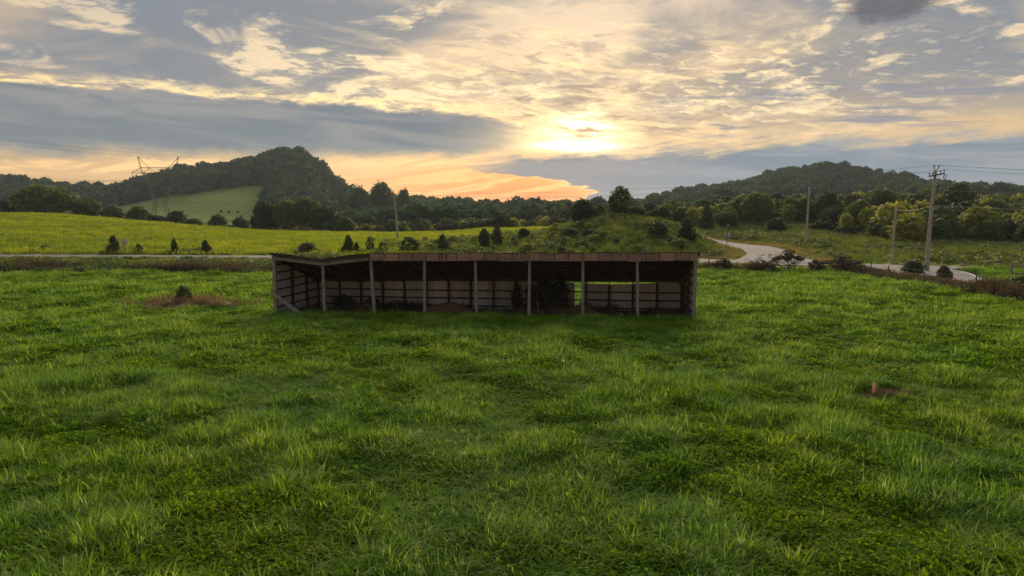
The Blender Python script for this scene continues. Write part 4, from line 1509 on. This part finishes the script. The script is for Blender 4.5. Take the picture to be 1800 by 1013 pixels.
# shed floor of trodden dirt
def heap(name, cx, cy, rx, ry, h, mat, seed, label, cat=None, kind=None, n=26, base=None):
    r = np.random.default_rng(seed)
    V, F = [], []
    k = 12
    for j in range(k + 1):
        f = j / k
        for i in range(n):
            a = 2 * math.pi * i / n
            q = f * (1 + 0.18 * math.sin(3 * a + seed) + 0.10 * math.sin(5 * a + 2 * seed))
            x, y = cx + rx * q * math.cos(a), cy + ry * q * math.sin(a)
            V.append([x, y, 0, f])
    V = np.array(V)
    g = ground_z(V[:, 0], V[:, 1]) if base is None else np.full(len(V), base)
    prof = np.clip(1 - V[:, 3] ** 2, 0, 1) ** 1.2
    V[:, 2] = g + h * prof * (0.55 + 0.9 * fbm(V[:, 0] * 1.7 + seed, V[:, 1] * 1.7, 3)) + 0.05 * prof - 0.09 * (V[:, 3] > 0.96)
    for j in range(k):
        for i in range(n):
            F.append((j * n + i, j * n + (i + 1) % n, (j + 1) * n + (i + 1) % n, (j + 1) * n + i))
    o = link(name, mesh_np(name, V[:, :3], F, mat, True))
    return tag(o, label, cat, kind=kind)


def shed_floor():
    V, F = [], []
    nx, ny = 60, 20
    for j in range(ny + 1):
        for i in range(nx + 1):
            lx, ly = -0.2 + (SL + 0.4) * i / nx, 0.15 + (SD + 0.1) * j / ny
            x, y, _ = in_shed(lx, ly)
            V.append((x, y, gz(x, y) + 0.03 + 0.09 * float(fbm(np.array([lx * 1.3]), np.array([ly * 1.3]), 3)[0])))
    for j in range(ny):
        for i in range(nx):
            a = j * (nx + 1) + i
            F.append((a, a + 1, a + nx + 2, a + nx + 1))
    tag(link('dirt_floor', mesh_np('dirt_floor', V, F, M['dirt'], True)), 'trodden red brown dirt floor under the shed roof', None, kind='structure')
    x, y, _ = in_shed(9.9, 2.6)
    heap('dirt_pile', x, y, 2.3, 1.2, 0.62, M['dirt'], 3, 'red brown dirt pile inside the middle of the shed', 'dirt pile')
    x, y, _ = in_shed(18.2, 3.6)
    heap('dirt_pile', x, y, 1.4, 1.1, 0.55, M['dirt'], 5, 'smaller dirt pile inside the right part of the shed', 'dirt pile')


shed_floor()


def shed_clutter():
    # plank leaning on the left corner post
    a, b = in_shed(-0.15, -0.22, 1.34), in_shed(2.05, -0.75, 0.02)
    o = MB().bar(a, b, 0.06, 0.22, jitter=0.008).build('plank', M['timber'])
    tag(o, 'weathered grey plank leaning from the left corner post to the grass', 'plank')
    a, b = in_shed(2.55, 0.9, 0.75), in_shed(3.15, 0.2, -0.05)
    tag(MB().bar(a, b, 0.035, 0.035).build('stick', M['timber']), 'thin pale stick leaning inside the left end of the shed', 'stick')
    a, b = in_shed(5.2, 1.0, 0.62), in_shed(6.25, 0.1, 0.0)
    tag(MB().bar(a, b, 0.03, 0.03).build('stick', M['timber']), 'thin stick leaning near the third post of the shed', 'stick')
    a, b = in_shed(15.7, 0.7, 0.95), in_shed(15.72, 0.55, -0.05)
    tag(MB().bar(a, b, 0.035, 0.035).build('stake', M['timber']), 'short upright stake in front of the dark vines in the shed', 'stake')
    x, y, _ = in_shed(20.4, 0.9)
    r = random.Random(4)
    mb = MB()
    mb.lathe([(0.10, -0.04), (0.19, 0.06), (0.17, 0.17), (0.07, 0.24)], (0, 0, 0), 9)
    mb.V = [(v[0] * r.uniform(0.85, 1.2), v[1] * r.uniform(0.85, 1.2), v[2]) for v in mb.V]
    tag(mb.build('rock', M['stone'], loc=(x, y, gz(x, y) + 0.06), smooth=True), 'pale rock on the dirt at the right of the shed', 'rock')

    def vine(lx, ly, w, h, z0, kind, label, cat='vine'):
        x, y, _ = in_shed(lx, ly)
        t = empty('vine' if cat == 'vine' else 'shrub', (x, y, gz(x, y) + z0), lx * 2.0)
        t.scale = (w, w, h)
        tm, cm = PROTO[kind]
        link('trunk', tm, t); link('crown', cm, t)
        tag(t, label, cat)
    vine(13.9, 5.2, 0.95, 2.0, 0, 'brown2', 'narrow dark vine climbing the back wall, left of the thick vines')
    vine(14.8, 5.3, 0.75, 2.3, 0, 'brown1', 'thin dark vine beside the sixth front post')
    vine(15.7, 4.9, 1.7, 2.6, 0, 'brown0', 'thick tangle of dark vines hanging in the shed')
    vine(16.7, 5.0, 1.3, 2.5, 0, 'brown1', 'brown vine tangle next to the bright gap in the wall')
    vine(18.2, 5.0, 1.3, 0.75, 0, 'brown0', 'low dark bush below the bright gap in the wall', 'shrub')
    vine(2.4, 4.6, 1.6, 1.2, 0, 'brown2', 'dark bush in the left back corner of the shed', 'shrub')
    vine(4.2, 5.0, 1.3, 0.95, 0, 'brown2', 'brown bush against the back wall left of the third post', 'shrub')
    vine(6.1, 4.2, 1.5, 0.85, 0, 'bare0', 'twiggy dead bush behind the third front post', 'shrub')
    # weeds along the foot of the back wall
    t = [stalks(1300 + i, 22, 0.35, 0.2, 0.6, M['brown_weed'], 0.06) for i in range(3)] + [leafy(1310 + i, 40, 0.3, 0.4, 0.08, M['leaf_brown']) for i in range(2)] + [blades(1320, 24, 0.2, 0.3, 0.6, 0.014, 0.3, M['bank_grass'])]
    lx = rng.uniform(0.4, SL - 0.3, 700)
    ly = np.where(rng.random(700) < 0.6, rng.uniform(5.0, 6.2, 700), rng.uniform(-0.6, 5, 700))
    k = fbm(lx / 1.5, ly / 1.5, 2) > 0.46
    lx, ly = lx[k], ly[k]
    x = -14.14 + lx * math.cos(SHED_A) + ly * math.sin(SHED_A)
    y = 40.6 - lx * math.sin(SHED_A) + ly * math.cos(SHED_A)
    n = len(x)
    rot, scl = rs(n, 0.7, 1.2)
    scatter('shed_weeds', spots(x, y), rot, scl, rng.integers(0, 6, n), t, 'dry weeds and scraps growing on the shed floor', 'weeds')


shed_clutter()


# ------------------------------------------------------------------ bare patches, stakes
def patches():
    (ax, ay, arx, ary), (bx, by, brx, bry) = PATCH
    heap('dirt_mound', ax, ay, arx, ary, 0.38, M['straw'], 2, 'low mound of brown dirt and dead straw in the left field', 'dirt mound')
    heap('dirt_mound', bx, by, brx * 0.6, bry * 0.6, 0.12, M['soil'], 8, 'small bare dirt spot beside the orange stake', 'dirt mound')
    t = [stalks(1400 + i, 20, 0.3, 0.15, 0.55, M['straw_stalk'], 0.05) for i in range(3)]
    x = ax + rng.normal(0, arx * 0.42, 300); y = ay + rng.normal(0, ary * 0.42, 300)
    x2 = bx + rng.normal(0, brx * 0.5, 40); y2 = by + rng.normal(0, bry * 0.5, 40)
    x, y = np.concatenate([x, x2]), np.concatenate([y, y2])
    n = len(x)
    rot, scl = rs(n, 0.5, 1.2)
    scl[-40:] *= 0.45
    P = spots(x, y)
    P[:, 2] += 0.05
    scatter('straw_weeds', P, rot, scl, rng.integers(0, 3, n), t, 'dry brown stalks on the two bare patches of the field', 'weeds')
    T = tree('sapling', 'airy0', 324, 45.0, 500, 34, 'small dark sapling growing on the brown dirt mound', 'tree')

    def stake(px, D, top, w, mat, label, lean=0.0):
        x, y, z = place(px, D)
        h = ray_z(top, D) - z
        mb = MB()
        mb.bar((0, 0, -0.15), (lean * 0.8, 0, h * 0.8), w, w * 0.5, None, None, (0, 1, 0))
        mb.bar((lean * 0.8, 0, h * 0.8), (lean, 0, h), w, w * 0.5, w * 0.3, w * 0.4, (0, 1, 0))
        tag(mb.build('stake', mat, loc=(x, y, z)), label, 'stake')
    stake(291, 45.3, 516, 0.06, M['pale_wood'], 'short pale wooden stake on the brown dirt mound')
    stake(379, 44.6, 518, 0.05, M['timber_dark'], 'thin dark stake at the right side of the dirt mound')
    stake(1536, 21.3, 672, 0.085, M['orange'], 'orange painted survey stake standing in the right foreground grass', -0.02)
    stake(198, 58.5, 492, 0.06, M['pale_wood'], 'tiny pale stake in the far left of the green field')
    stake(1657, 66.0, 458, 0.07, M['pale_wood'], 'pale slanting stake behind the small bush by the side road', -0.22)


patches()


# ------------------------------------------------------------------ poles, wires, signs, fences
def wire(a, b, sag, r, mat, label, group=None, n=26):
    a, b = Vector(a), Vector(b)
    pts = []
    for i in range(n + 1):
        t = i / n
        p = a.lerp(b, t)
        p.z -= sag * 4 * t * (1 - t)
        pts.append(p)
    o = MB().tube(pts, r, 5).build('overhead_wire', mat, smooth=True)
    return tag(o, label, 'wire', group)


def insulator(parent, x, y, z, s=1.0):
    MB().lathe([(0.02 * s, 0), (0.02 * s, 0.10 * s), (0.075 * s, 0.12 * s), (0.085 * s, 0.19 * s), (0.05 * s, 0.23 * s), (0.07 * s, 0.26 * s), (0.03 * s, 0.31 * s)], (x, y, z), 8).build('insulator', M['porcelain'], parent, True)


def pole_shaft(parent, h, r0, r1, lean=0.0):
    pts = [(lean * t * t, 0.02 * math.sin(t * 5), -0.6 + (h + 0.6) * t) for t in np.linspace(0, 1, 9)]
    MB().tube(pts, list(np.linspace(r0, r1, 9)), 10).build('pole_shaft', M['pole'], parent, True)


def poles():
    ends = {}
    # tall pole with a crossarm
    x, y, z = place(1629, 76)
    h = ray_z(299, 76) - z
    t = empty('utility_pole', (x, y, z), 0.25)
    tag(t, 'tall grey utility pole with a tilted crossarm by the side road', 'utility pole')
    pole_shaft(t, h, 0.24, 0.15, 0.38)
    dx = 0.36
    arm = MB().bar((dx - 1.0, -0.20, h - 0.72), (dx + 1.05, -0.20, h - 0.36), 0.11, 0.14).build('crossarm', M['timber_dark'], t)
    for a, b in ((dx - 0.42, dx - 0.06), (dx + 0.46, dx + 0.10)):
        MB().bar((a, -0.22, h - 0.62 + (a - dx) * 0.17), (b, -0.18, h - 1.25), 0.03, 0.03).build('brace', M['dark_metal'], t)
    for k, (ox, oz) in enumerate(((-0.95, -0.63), (-0.52, -0.55), (0.52, -0.36), (0.97, -0.28))):
        insulator(arm, dx + ox, -0.20, h + oz, 1.15)
    for sgn in (-1, 1):
        br = MB().bar((dx + sgn * 0.10, -0.1, h - 0.12), (dx + sgn * 0.30, -0.1, h + 0.22), 0.04, 0.04).build('top_bracket', M['dark_metal'], t)
        insulator(br, dx + sgn * 0.31, -0.1, h + 0.17, 1.15)
    mb = MB()
    mb.tube([(dx + 1.0, -0.25, h - 0.44), (dx + 0.86, -0.28, h - 0.85), (dx + 1.05, -0.28, h - 0.98), (dx + 1.32, -0.25, h - 0.50)], [0.05, 0.055, 0.04, 0.06], 7)
    mb.build('fuse_cutout', M['dark_metal'], t, True)
    MB().lathe([(0.06, -0.16), (0.15, -0.10), (0.17, 0.02), (0.12, 0.14), (0.03, 0.18)], (dx + 0.38, -0.05, h - 1.75), 10).build('lamp_head', M['dark_metal'], t, True)
    MB().bar((dx, -0.05, h - 1.78), (dx + 0.30, -0.05, h - 1.75), 0.04, 0.04).build('lamp_bracket', M['dark_metal'], t)
    P1 = Matrix.Translation((x, y, z)) @ Matrix.Rotation(0.25, 4, 'Z')
    tops = [P1 @ Vector((dx - 0.31, -0.1, h + 0.5)), P1 @ Vector((dx + 0.31, -0.1, h + 0.5)), P1 @ Vector((dx - 0.95, -0.2, h - 0.28)), P1 @ Vector((dx + 0.97, -0.2, h + 0.06))]
    mid = P1 @ Vector((dx - 0.1, 0, h * 0.655))
    # leaning pole behind the shed
    x, y, z = place(699, 142)
    h2 = ray_z(337, 142) - z
    t = empty('utility_pole', (x, y, z), 0.2)
    tag(t, 'leaning utility pole behind the shed in front of the dark ridge', 'utility pole')
    pole_shaft(t, h2, 0.24, 0.15, -0.75)
    arm = MB().bar((-0.78 - 0.9, -0.18, h2 - 0.55), (-0.78 + 0.9, -0.18, h2 - 0.55), 0.10, 0.12).build('crossarm', M['timber_dark'], t)
    for ox in (-0.85, 0.85):
        insulator(arm, -0.78 + ox, -0.18, h2 - 0.49)
    insulator(t, -0.75, 0, h2)
    P2 = Matrix.Translation((x, y, z)) @ Matrix.Rotation(0.2, 4, 'Z')
    t2 = [P2 @ Vector((-0.75, 0, h2 + 0.3)), P2 @ Vector((-0.78 + 0.85, -0.18, h2 - 0.2)), P2 @ Vector((-0.78 - 0.85, -0.18, h2 - 0.2))]
    low2 = P2 @ Vector((-0.45, -0.15, h2 * 0.68))
    # bare pole beyond the road
    x, y, z = place(1417, 116)
    h3 = ray_z(329, 116) - z
    t = empty('utility_pole', (x, y, z), 0.0)
    tag(t, 'plain bare utility pole on the grass bank beyond the junction', 'utility pole')
    pole_shaft(t, h3, 0.20, 0.14, 0.15)
    MB().bar((-0.22, -0.14, h3 * 0.57), (0.85, -0.14, h3 * 0.57), 0.06, 0.06).build('bracket', M['dark_metal'], t)
    P3 = Vector((x + 0.1, y, z + h3 * 0.57))
    # short service pole
    x, y, z = place(1568, 88.5)
    h4 = ray_z(362, 88.5) - z
    t = empty('service_pole', (x, y, z), 0.0)
    tag(t, 'short pale service pole left of the tall crossarm pole', 'utility pole')
    pole_shaft(t, h4, 0.15, 0.12, 0.14)
    MB().bar((-0.10, -0.13, 0.9), (-0.10, -0.13, 1.35), 0.22, 0.16, up=(0, 1, 0)).build('meter_box', M['sign_back'], t)
    P4 = Vector((x + 0.13, y, z + h4 - 0.55))
    # wires
    g = 'thin power wires between the poles'
    for a, b, s, lab in ((tops[0], t2[0], 1.6, 'highest thin wire crossing the sky from crossarm pole to leaning pole'),
                         (tops[2], t2[2], 1.9, 'lowest of three thin wires crossing the sky to the leaning pole'),
                         (tops[3], t2[1], 1.8, 'middle of three thin wires crossing the sky to the leaning pole')):
        wire(a, b, s, 0.013, M['wire'], lab, g)
    far_r = Vector((150, 60, 0))
    for k, (a, zz, lab) in enumerate(((tops[0], 10.3, 'highest wire running right from the crossarm pole out of view'), (tops[1], 10.0, 'second wire running right from the crossarm pole out of view'), (tops[3], 9.3, 'lowest power wire running right from the crossarm pole out of view'))):
        wire(a, (150, 62 + k, zz), 1.4, 0.013, M['wire'], lab, g)
    # pale service cables
    wire(P4, mid, 0.25, 0.02, M['pale_cable'], 'pale service cable from the short pole to the crossarm pole')
    wire(mid + Vector((0.2, 0, 0)), (120, 66, 6.0), 0.7, 0.026, M['pale_cable'], 'thick pale cable running right from the crossarm pole')
    wire(mid + Vector((0.2, 0, -0.2)), (112, 118, 5.2), 0.9, 0.022, M['wire'], 'thinner sagging cable running right below the pale cable')
    wire(mid + Vector((0.1, 0, 1.7)), (122, 100, 9.2), 0.4, 0.016, M['pale_cable'], 'thin pale wire running right halfway up the crossarm pole')
    # black telephone cable
    wire(low2, P3, 1.2, 0.026, M['cable'], 'black telephone cable from leaning pole to the bare pole')
    wire(P3, (118, 128, z + 9), 0.6, 0.022, M['cable'], 'black telephone cable running right from the bare pole')
    wire(low2, (-98, 112, 5.0), 1.5, 0.028, M['cable'], 'black telephone cable crossing the bright meadow at the left')
    for k, p in enumerate(t2[:2]):
        wire(p, (-100, 113, 9.0 + 0.8 * k), 1.6, 0.012, M['wire'], ('upper' if k == 0 else 'lower') + ' thin wire going left from the leaning pole', g)


poles()


def lattice_tower(name, px, D, top, label, base_drop=0.0):
    x, y, z = place(px, D)
    z -= base_drop
    H = ray_z(top, D) - z
    t = empty(name, (x, y, z), 0.10)
    t.scale = (H / 36.0,) * 3
    tag(t, label, 'pylon')
    th = 0.30

    def lattice(nm, pts0, pts1, n, w):
        mb = MB()
        for p, q in zip(pts0, pts1):
            mb.bar(p, q, w, w)
        m = len(pts0)
        for i in range(n):
            a, b = i / n, (i + 1) / n
            for k in range(m):
                p0, q0 = Vector(pts0[k]), Vector(pts1[k])
                p1, q1 = Vector(pts0[(k + 1) % m]), Vector(pts1[(k + 1) % m])
                s, e = (a, b) if (i + k) % 2 else (b, a)
                mb.bar(p0.lerp(q0, s), p1.lerp(q1, e), w * 0.55, w * 0.55)
        mb.build(nm, M['steel'], t)
    WZ = 11.5
    # four legs from the ground to the waist
    for sx in (-1, 1):
        for sy in (-1, 1):
            mb = MB()
            a, b = Vector((sx * 5.4, sy * 3.6, -1.0)), Vector((sx * 2.6, sy * 1.3, WZ))
            c = Vector((sx * 1.4, sy * 2.2, 3.0))
            mb.bar(a, b, th, th)
            for i in range(4):
                p = a.lerp(b, (i + 0.5) / 4.5); q = a.lerp(b, (i + 1.4) / 4.5)
                mb.bar(p, Vector((q.x * 0.45, q.y, q.z)), 0.14, 0.14)
                mb.bar(Vector((q.x * 0.45, q.y, q.z)), q, 0.14, 0.14)
            mb.build('leg', M['steel'], t)
    lattice('waist', [(-2.6, -1.3, WZ), (2.6, -1.3, WZ), (2.6, 1.3, WZ), (-2.6, 1.3, WZ)], [(-2.9, -1.2, WZ + 1.6), (2.9, -1.2, WZ + 1.6), (2.9, 1.2, WZ + 1.6), (-2.9, 1.2, WZ + 1.6)], 2, 0.22)
    for s in (-1, 1):
        lattice('arm_leg', [(s * 2.0, -0.9, WZ + 1), (s * 3.2, -0.9, WZ + 1), (s * 3.2, 0.9, WZ + 1), (s * 2.0, 0.9, WZ + 1)],
                [(s * 7.3, -0.5, 28.2), (s * 8.3, -0.5, 28.2), (s * 8.3, 0.5, 28.2), (s * 7.3, 0.5, 28.2)], 5, 0.13)
        lattice('horn', [(s * 7.6, -0.4, 27), (s * 8.6, -0.4, 27), (s * 8.1, 0.5, 27)], [(s * 9.8, -0.1, 36), (s * 10.1, -0.1, 36), (s * 9.95, 0.1, 36)], 4, 0.12)
        mb = MB()
        mb.bar((s * 9.9, 0, 35.6), (s * 4.8, 0, 30.2), 0.2, 0.2)
        mb.bar((s * 4.8, 0, 30.2), (s * 0.9, 0, 27.4), 0.2, 0.2)
        mb.bar((s * 4.8, 0, 30.2), (s * 7.4, 0, 27.4), 0.18, 0.18)
        mb.bar((s * 4.8, 0, 30.2), (s * 4.6, 0, 24.5), 0.12, 0.12)
        mb.build('horn_stay', M['steel'], t)
        mb = MB()
        mb.bar((s * 13.4, 0, 27.5), (s * 8.6, 0, 30.2), 0.2, 0.2)
        mb.bar((s * 11.0, 0, 28.85), (s * 9.6, 0, 27.4), 0.14, 0.14)
        mb.build('arm_tip', M['steel'], t)
    mb = MB()
    for yy in (-0.5, 0.5):
        mb.bar((-13.4, yy * 0.3, 27.4), (13.4, yy * 0.3, 27.4), 0.26, 0.26)
        mb.bar((-8.4, yy, 30.2), (8.4, yy, 30.2), 0.2, 0.2)
    mb.build('cross_beam', M['steel'], t)
    for sx, top_z in ((-13.2, 27.3), (0.0, 29.6), (13.2, 27.3)):
        mb = MB()
        if sx == 0:
            mb.bar((-0.9, 0, 27.3), (0, 0, 29.6), 0.14, 0.14); mb.bar((0.9, 0, 27.3), (0, 0, 29.6), 0.14, 0.14)
        mb.tube([(sx, 0, 27.3), (sx, 0, 23.9)], 0.13, 6)
        mb.build('insulator_string', M['porcelain'], t)
    return t


def towers():
    a = lattice_tower('transmission_tower', 284, 392, 275, 'tall lattice transmission tower with two horns before the left hills', 0)
    b = lattice_tower('transmission_tower', 619, 1380, 322, 'tiny distant lattice tower in the notch right of the round hill', 0)
    bpy.context.view_layer.update()
    names = {-13.2: 'left', 0.0: 'middle', 13.2: 'right'}
    for ox in (-13.2, 0.0, 13.2):
        p = a.matrix_world @ Vector((ox, 0, 23.9)); q = b.matrix_world @ Vector((ox, 0, 23.9))
        wire(p, q, 25.0, 0.042, M['wire'], '%s conductor sagging between the big and the tiny lattice tower' % names[ox], 'tower conductors', 60)
        wire(p, (-330 + ox * 0.9, 190 + ox * 0.2, 36 + ox * 0.25), 7.0, 0.045, M['wire'], '%s conductor running left from the big lattice tower' % names[ox], 'tower conductors', 40)
    for s in (-1, 1):
        p = a.matrix_world @ Vector((s * 9.95, 0, 36))
        wire(p, (-330 + s * 8, 190, 56), 4.0, 0.04, M['wire'], '%s thin shield wire running left from the tower horns' % ('left' if s < 0 else 'right'), 'tower shield wires', 40)
        wire(p, b.matrix_world @ Vector((s * 9.95, 0, 36)), 20.0, 0.05, M['wire'], '%s thin shield wire from the tower horns to the tiny tower' % ('left' if s < 0 else 'right'), 'tower shield wires', 60)


towers()


def signs():
    # octagonal sign seen from behind
    x, y, z = place(1276.5, 112.0)
    t = empty('stop_sign', (x, y, z), 0.08)
    tag(t, 'octagonal road sign seen from behind on a tall dark post', 'road sign')
    h = ray_z(397, 112) - z
    MB().bar((0, 0, -0.4), (0.22, 0, h), 0.085, 0.07, up=(0, 1, 0)).build('post', M['dark_metal'], t)
    c = (0.17, 0.055, ray_z(412, 112) - z)
    V = []
    for yy in (0.0, 0.006):
        for k in range(8):
            a = math.pi / 8 + k * math.pi / 4
            V.append((c[0] + 0.56 * math.cos(a), c[1] + yy, c[2] + 0.56 * math.sin(a)))
    F = [tuple(range(8)), tuple(range(15, 7, -1))] + [(k, k + 8, (k + 1) % 8 + 8, (k + 1) % 8) for k in range(8)]
    MB().add(V, F).build('plate', M['sign_back'], t)
    mb = MB(); mb.bar((0.12, 0, h + 0.08), (0.36, 0, h + 0.08), 0.05, 0.20)
    mb.build('street_name_plate', M['sign_white'], t)
    x, y, z = place(1281, 111)
    tag(MB().bar((0, 0, -0.2), (0.02, 0, 0.62), 0.09, 0.09, up=(0, 1, 0)).build('marker_post', M['dark_metal'], loc=(x, y, z)), 'short dark marker post beside the octagonal sign', 'post')
    # diamond sign seen from behind
    x, y, z = place(219, 97.5)
    t = empty('warning_sign', (x, y, z), 0.1)
    tag(t, 'grey diamond road sign seen from behind beside the dark cedar', 'road sign')
    zc = ray_z(425.5, 97.5) - z
    MB().bar((0, 0, -0.4), (0, 0, zc + 0.15), 0.06, 0.05, up=(0, 1, 0)).build('post', M['steel'], t)
    V = []
    for yy in (0.035, 0.041):
        V += [(0, yy, zc + 0.58), (0.58, yy, zc), (0, yy, zc - 0.58), (-0.58, yy, zc)]
    MB().add(V, [(0, 1, 2, 3), (7, 6, 5, 4), (0, 4, 5, 1), (1, 5, 6, 2), (2, 6, 7, 3), (3, 7, 4, 0)]).build('plate', M['sign_back'], t)


signs()


def fences():
    # steel post and wire fence along the far side of the field
    pts = []
    for px, D in ((1245, 75.5), (1293, 75), (1340, 74.8), (1397, 74.5), (1440, 74.2), (1500, 73.6), (1530, 71.0), (1562, 67.5), (1605, 63.5), (1655, 59.5), (1715, 55.5), (1790, 50.5)):
        pts.append(place(px, D))
    f = empty('wire_fence', pts[0])
    tag(f, 'thin post and wire fence along the right edge of the field', 'fence')
    for i, p in enumerate(pts):
        r = random.Random(i)
        hh = 1.25 + r.uniform(-0.1, 0.15)
        q = Vector(p) - Vector(pts[0])
        MB().bar(q + Vector((0, 0, -0.3)), q + Vector((r.uniform(-.06, .06), 0, hh)), 0.075, 0.075, up=(0, 1, 0)).build('fence_post', M['timber_dark'], f)
    for hz in (0.45, 0.8, 1.1):
        MB().tube([Vector(p) - Vector(pts[0]) + Vector((0, 0, hz)) for p in pts], 0.008, 4).build('fence_wire', M['dark_metal'], f)
    # wooden rail fence at the right edge
    p = place(1777, 66)
    f = empty('rail_fence', p)
    tag(f, 'weathered wooden post and rail fence at the right picture edge', 'fence')
    for k in range(4):
        o = Vector((k * 3.0, -1.1 * k, gz(p[0] + 3.0 * k, p[1] - 1.1 * k) - p[2]))
        MB().bar(o + Vector((0, 0, -0.4)), o + Vector((0, 0, 1.62)), 0.17, 0.17, up=(0, 1, 0), jitter=0.008).build('fence_post', M['timber'], f)
        if k < 3:
            e = Vector(((k + 1) * 3.0, -1.1 * (k + 1), gz(p[0] + 3.0 * (k + 1), p[1] - 1.1 * (k + 1)) - p[2]))
            for hz in (1.25, 0.6):
                MB().bar(o + Vector((0.06, -0.10, hz)), e + Vector((0.0, -0.10, hz - 0.05)), 0.05, 0.15, jitter=0.006).build('rail', M['timber'], f)


fences()


# ------------------------------------------------------------------ air
def haze():
    mb = MB()
    x, y0, y1, z0, z1 = 9500, -300, 9300, -40, 135
    mb.add([(-x, y0, z0), (x, y0, z0), (x, y1, z0), (-x, y1, z0), (-x, y0, z1), (x, y0, z1), (x, y1, z1), (-x, y1, z1)],
           [(3, 2, 1, 0), (4, 5, 6, 7), (0, 1, 5, 4), (1, 2, 6, 5), (2, 3, 7, 6), (3, 0, 4, 7)])
    m = bpy.data.materials.new('evening_air')
    m.use_nodes = True
    t = m.node_tree
    t.nodes.clear()
    v = t.nodes.new('ShaderNodeVolumePrincipled')
    v.inputs['Color'].default_value = (0.72, 0.84, 1.0, 1)
    v.inputs['Density'].default_value = 0.00013
    v.inputs['Anisotropy'].default_value = 0.2
    o = t.nodes.new('ShaderNodeOutputMaterial')
    t.links.new(v.outputs[0], o.inputs['Volume'])
    ob = mb.build('haze', m)
    tag(ob, 'thin evening haze over the valley', None, kind='stuff')


haze()
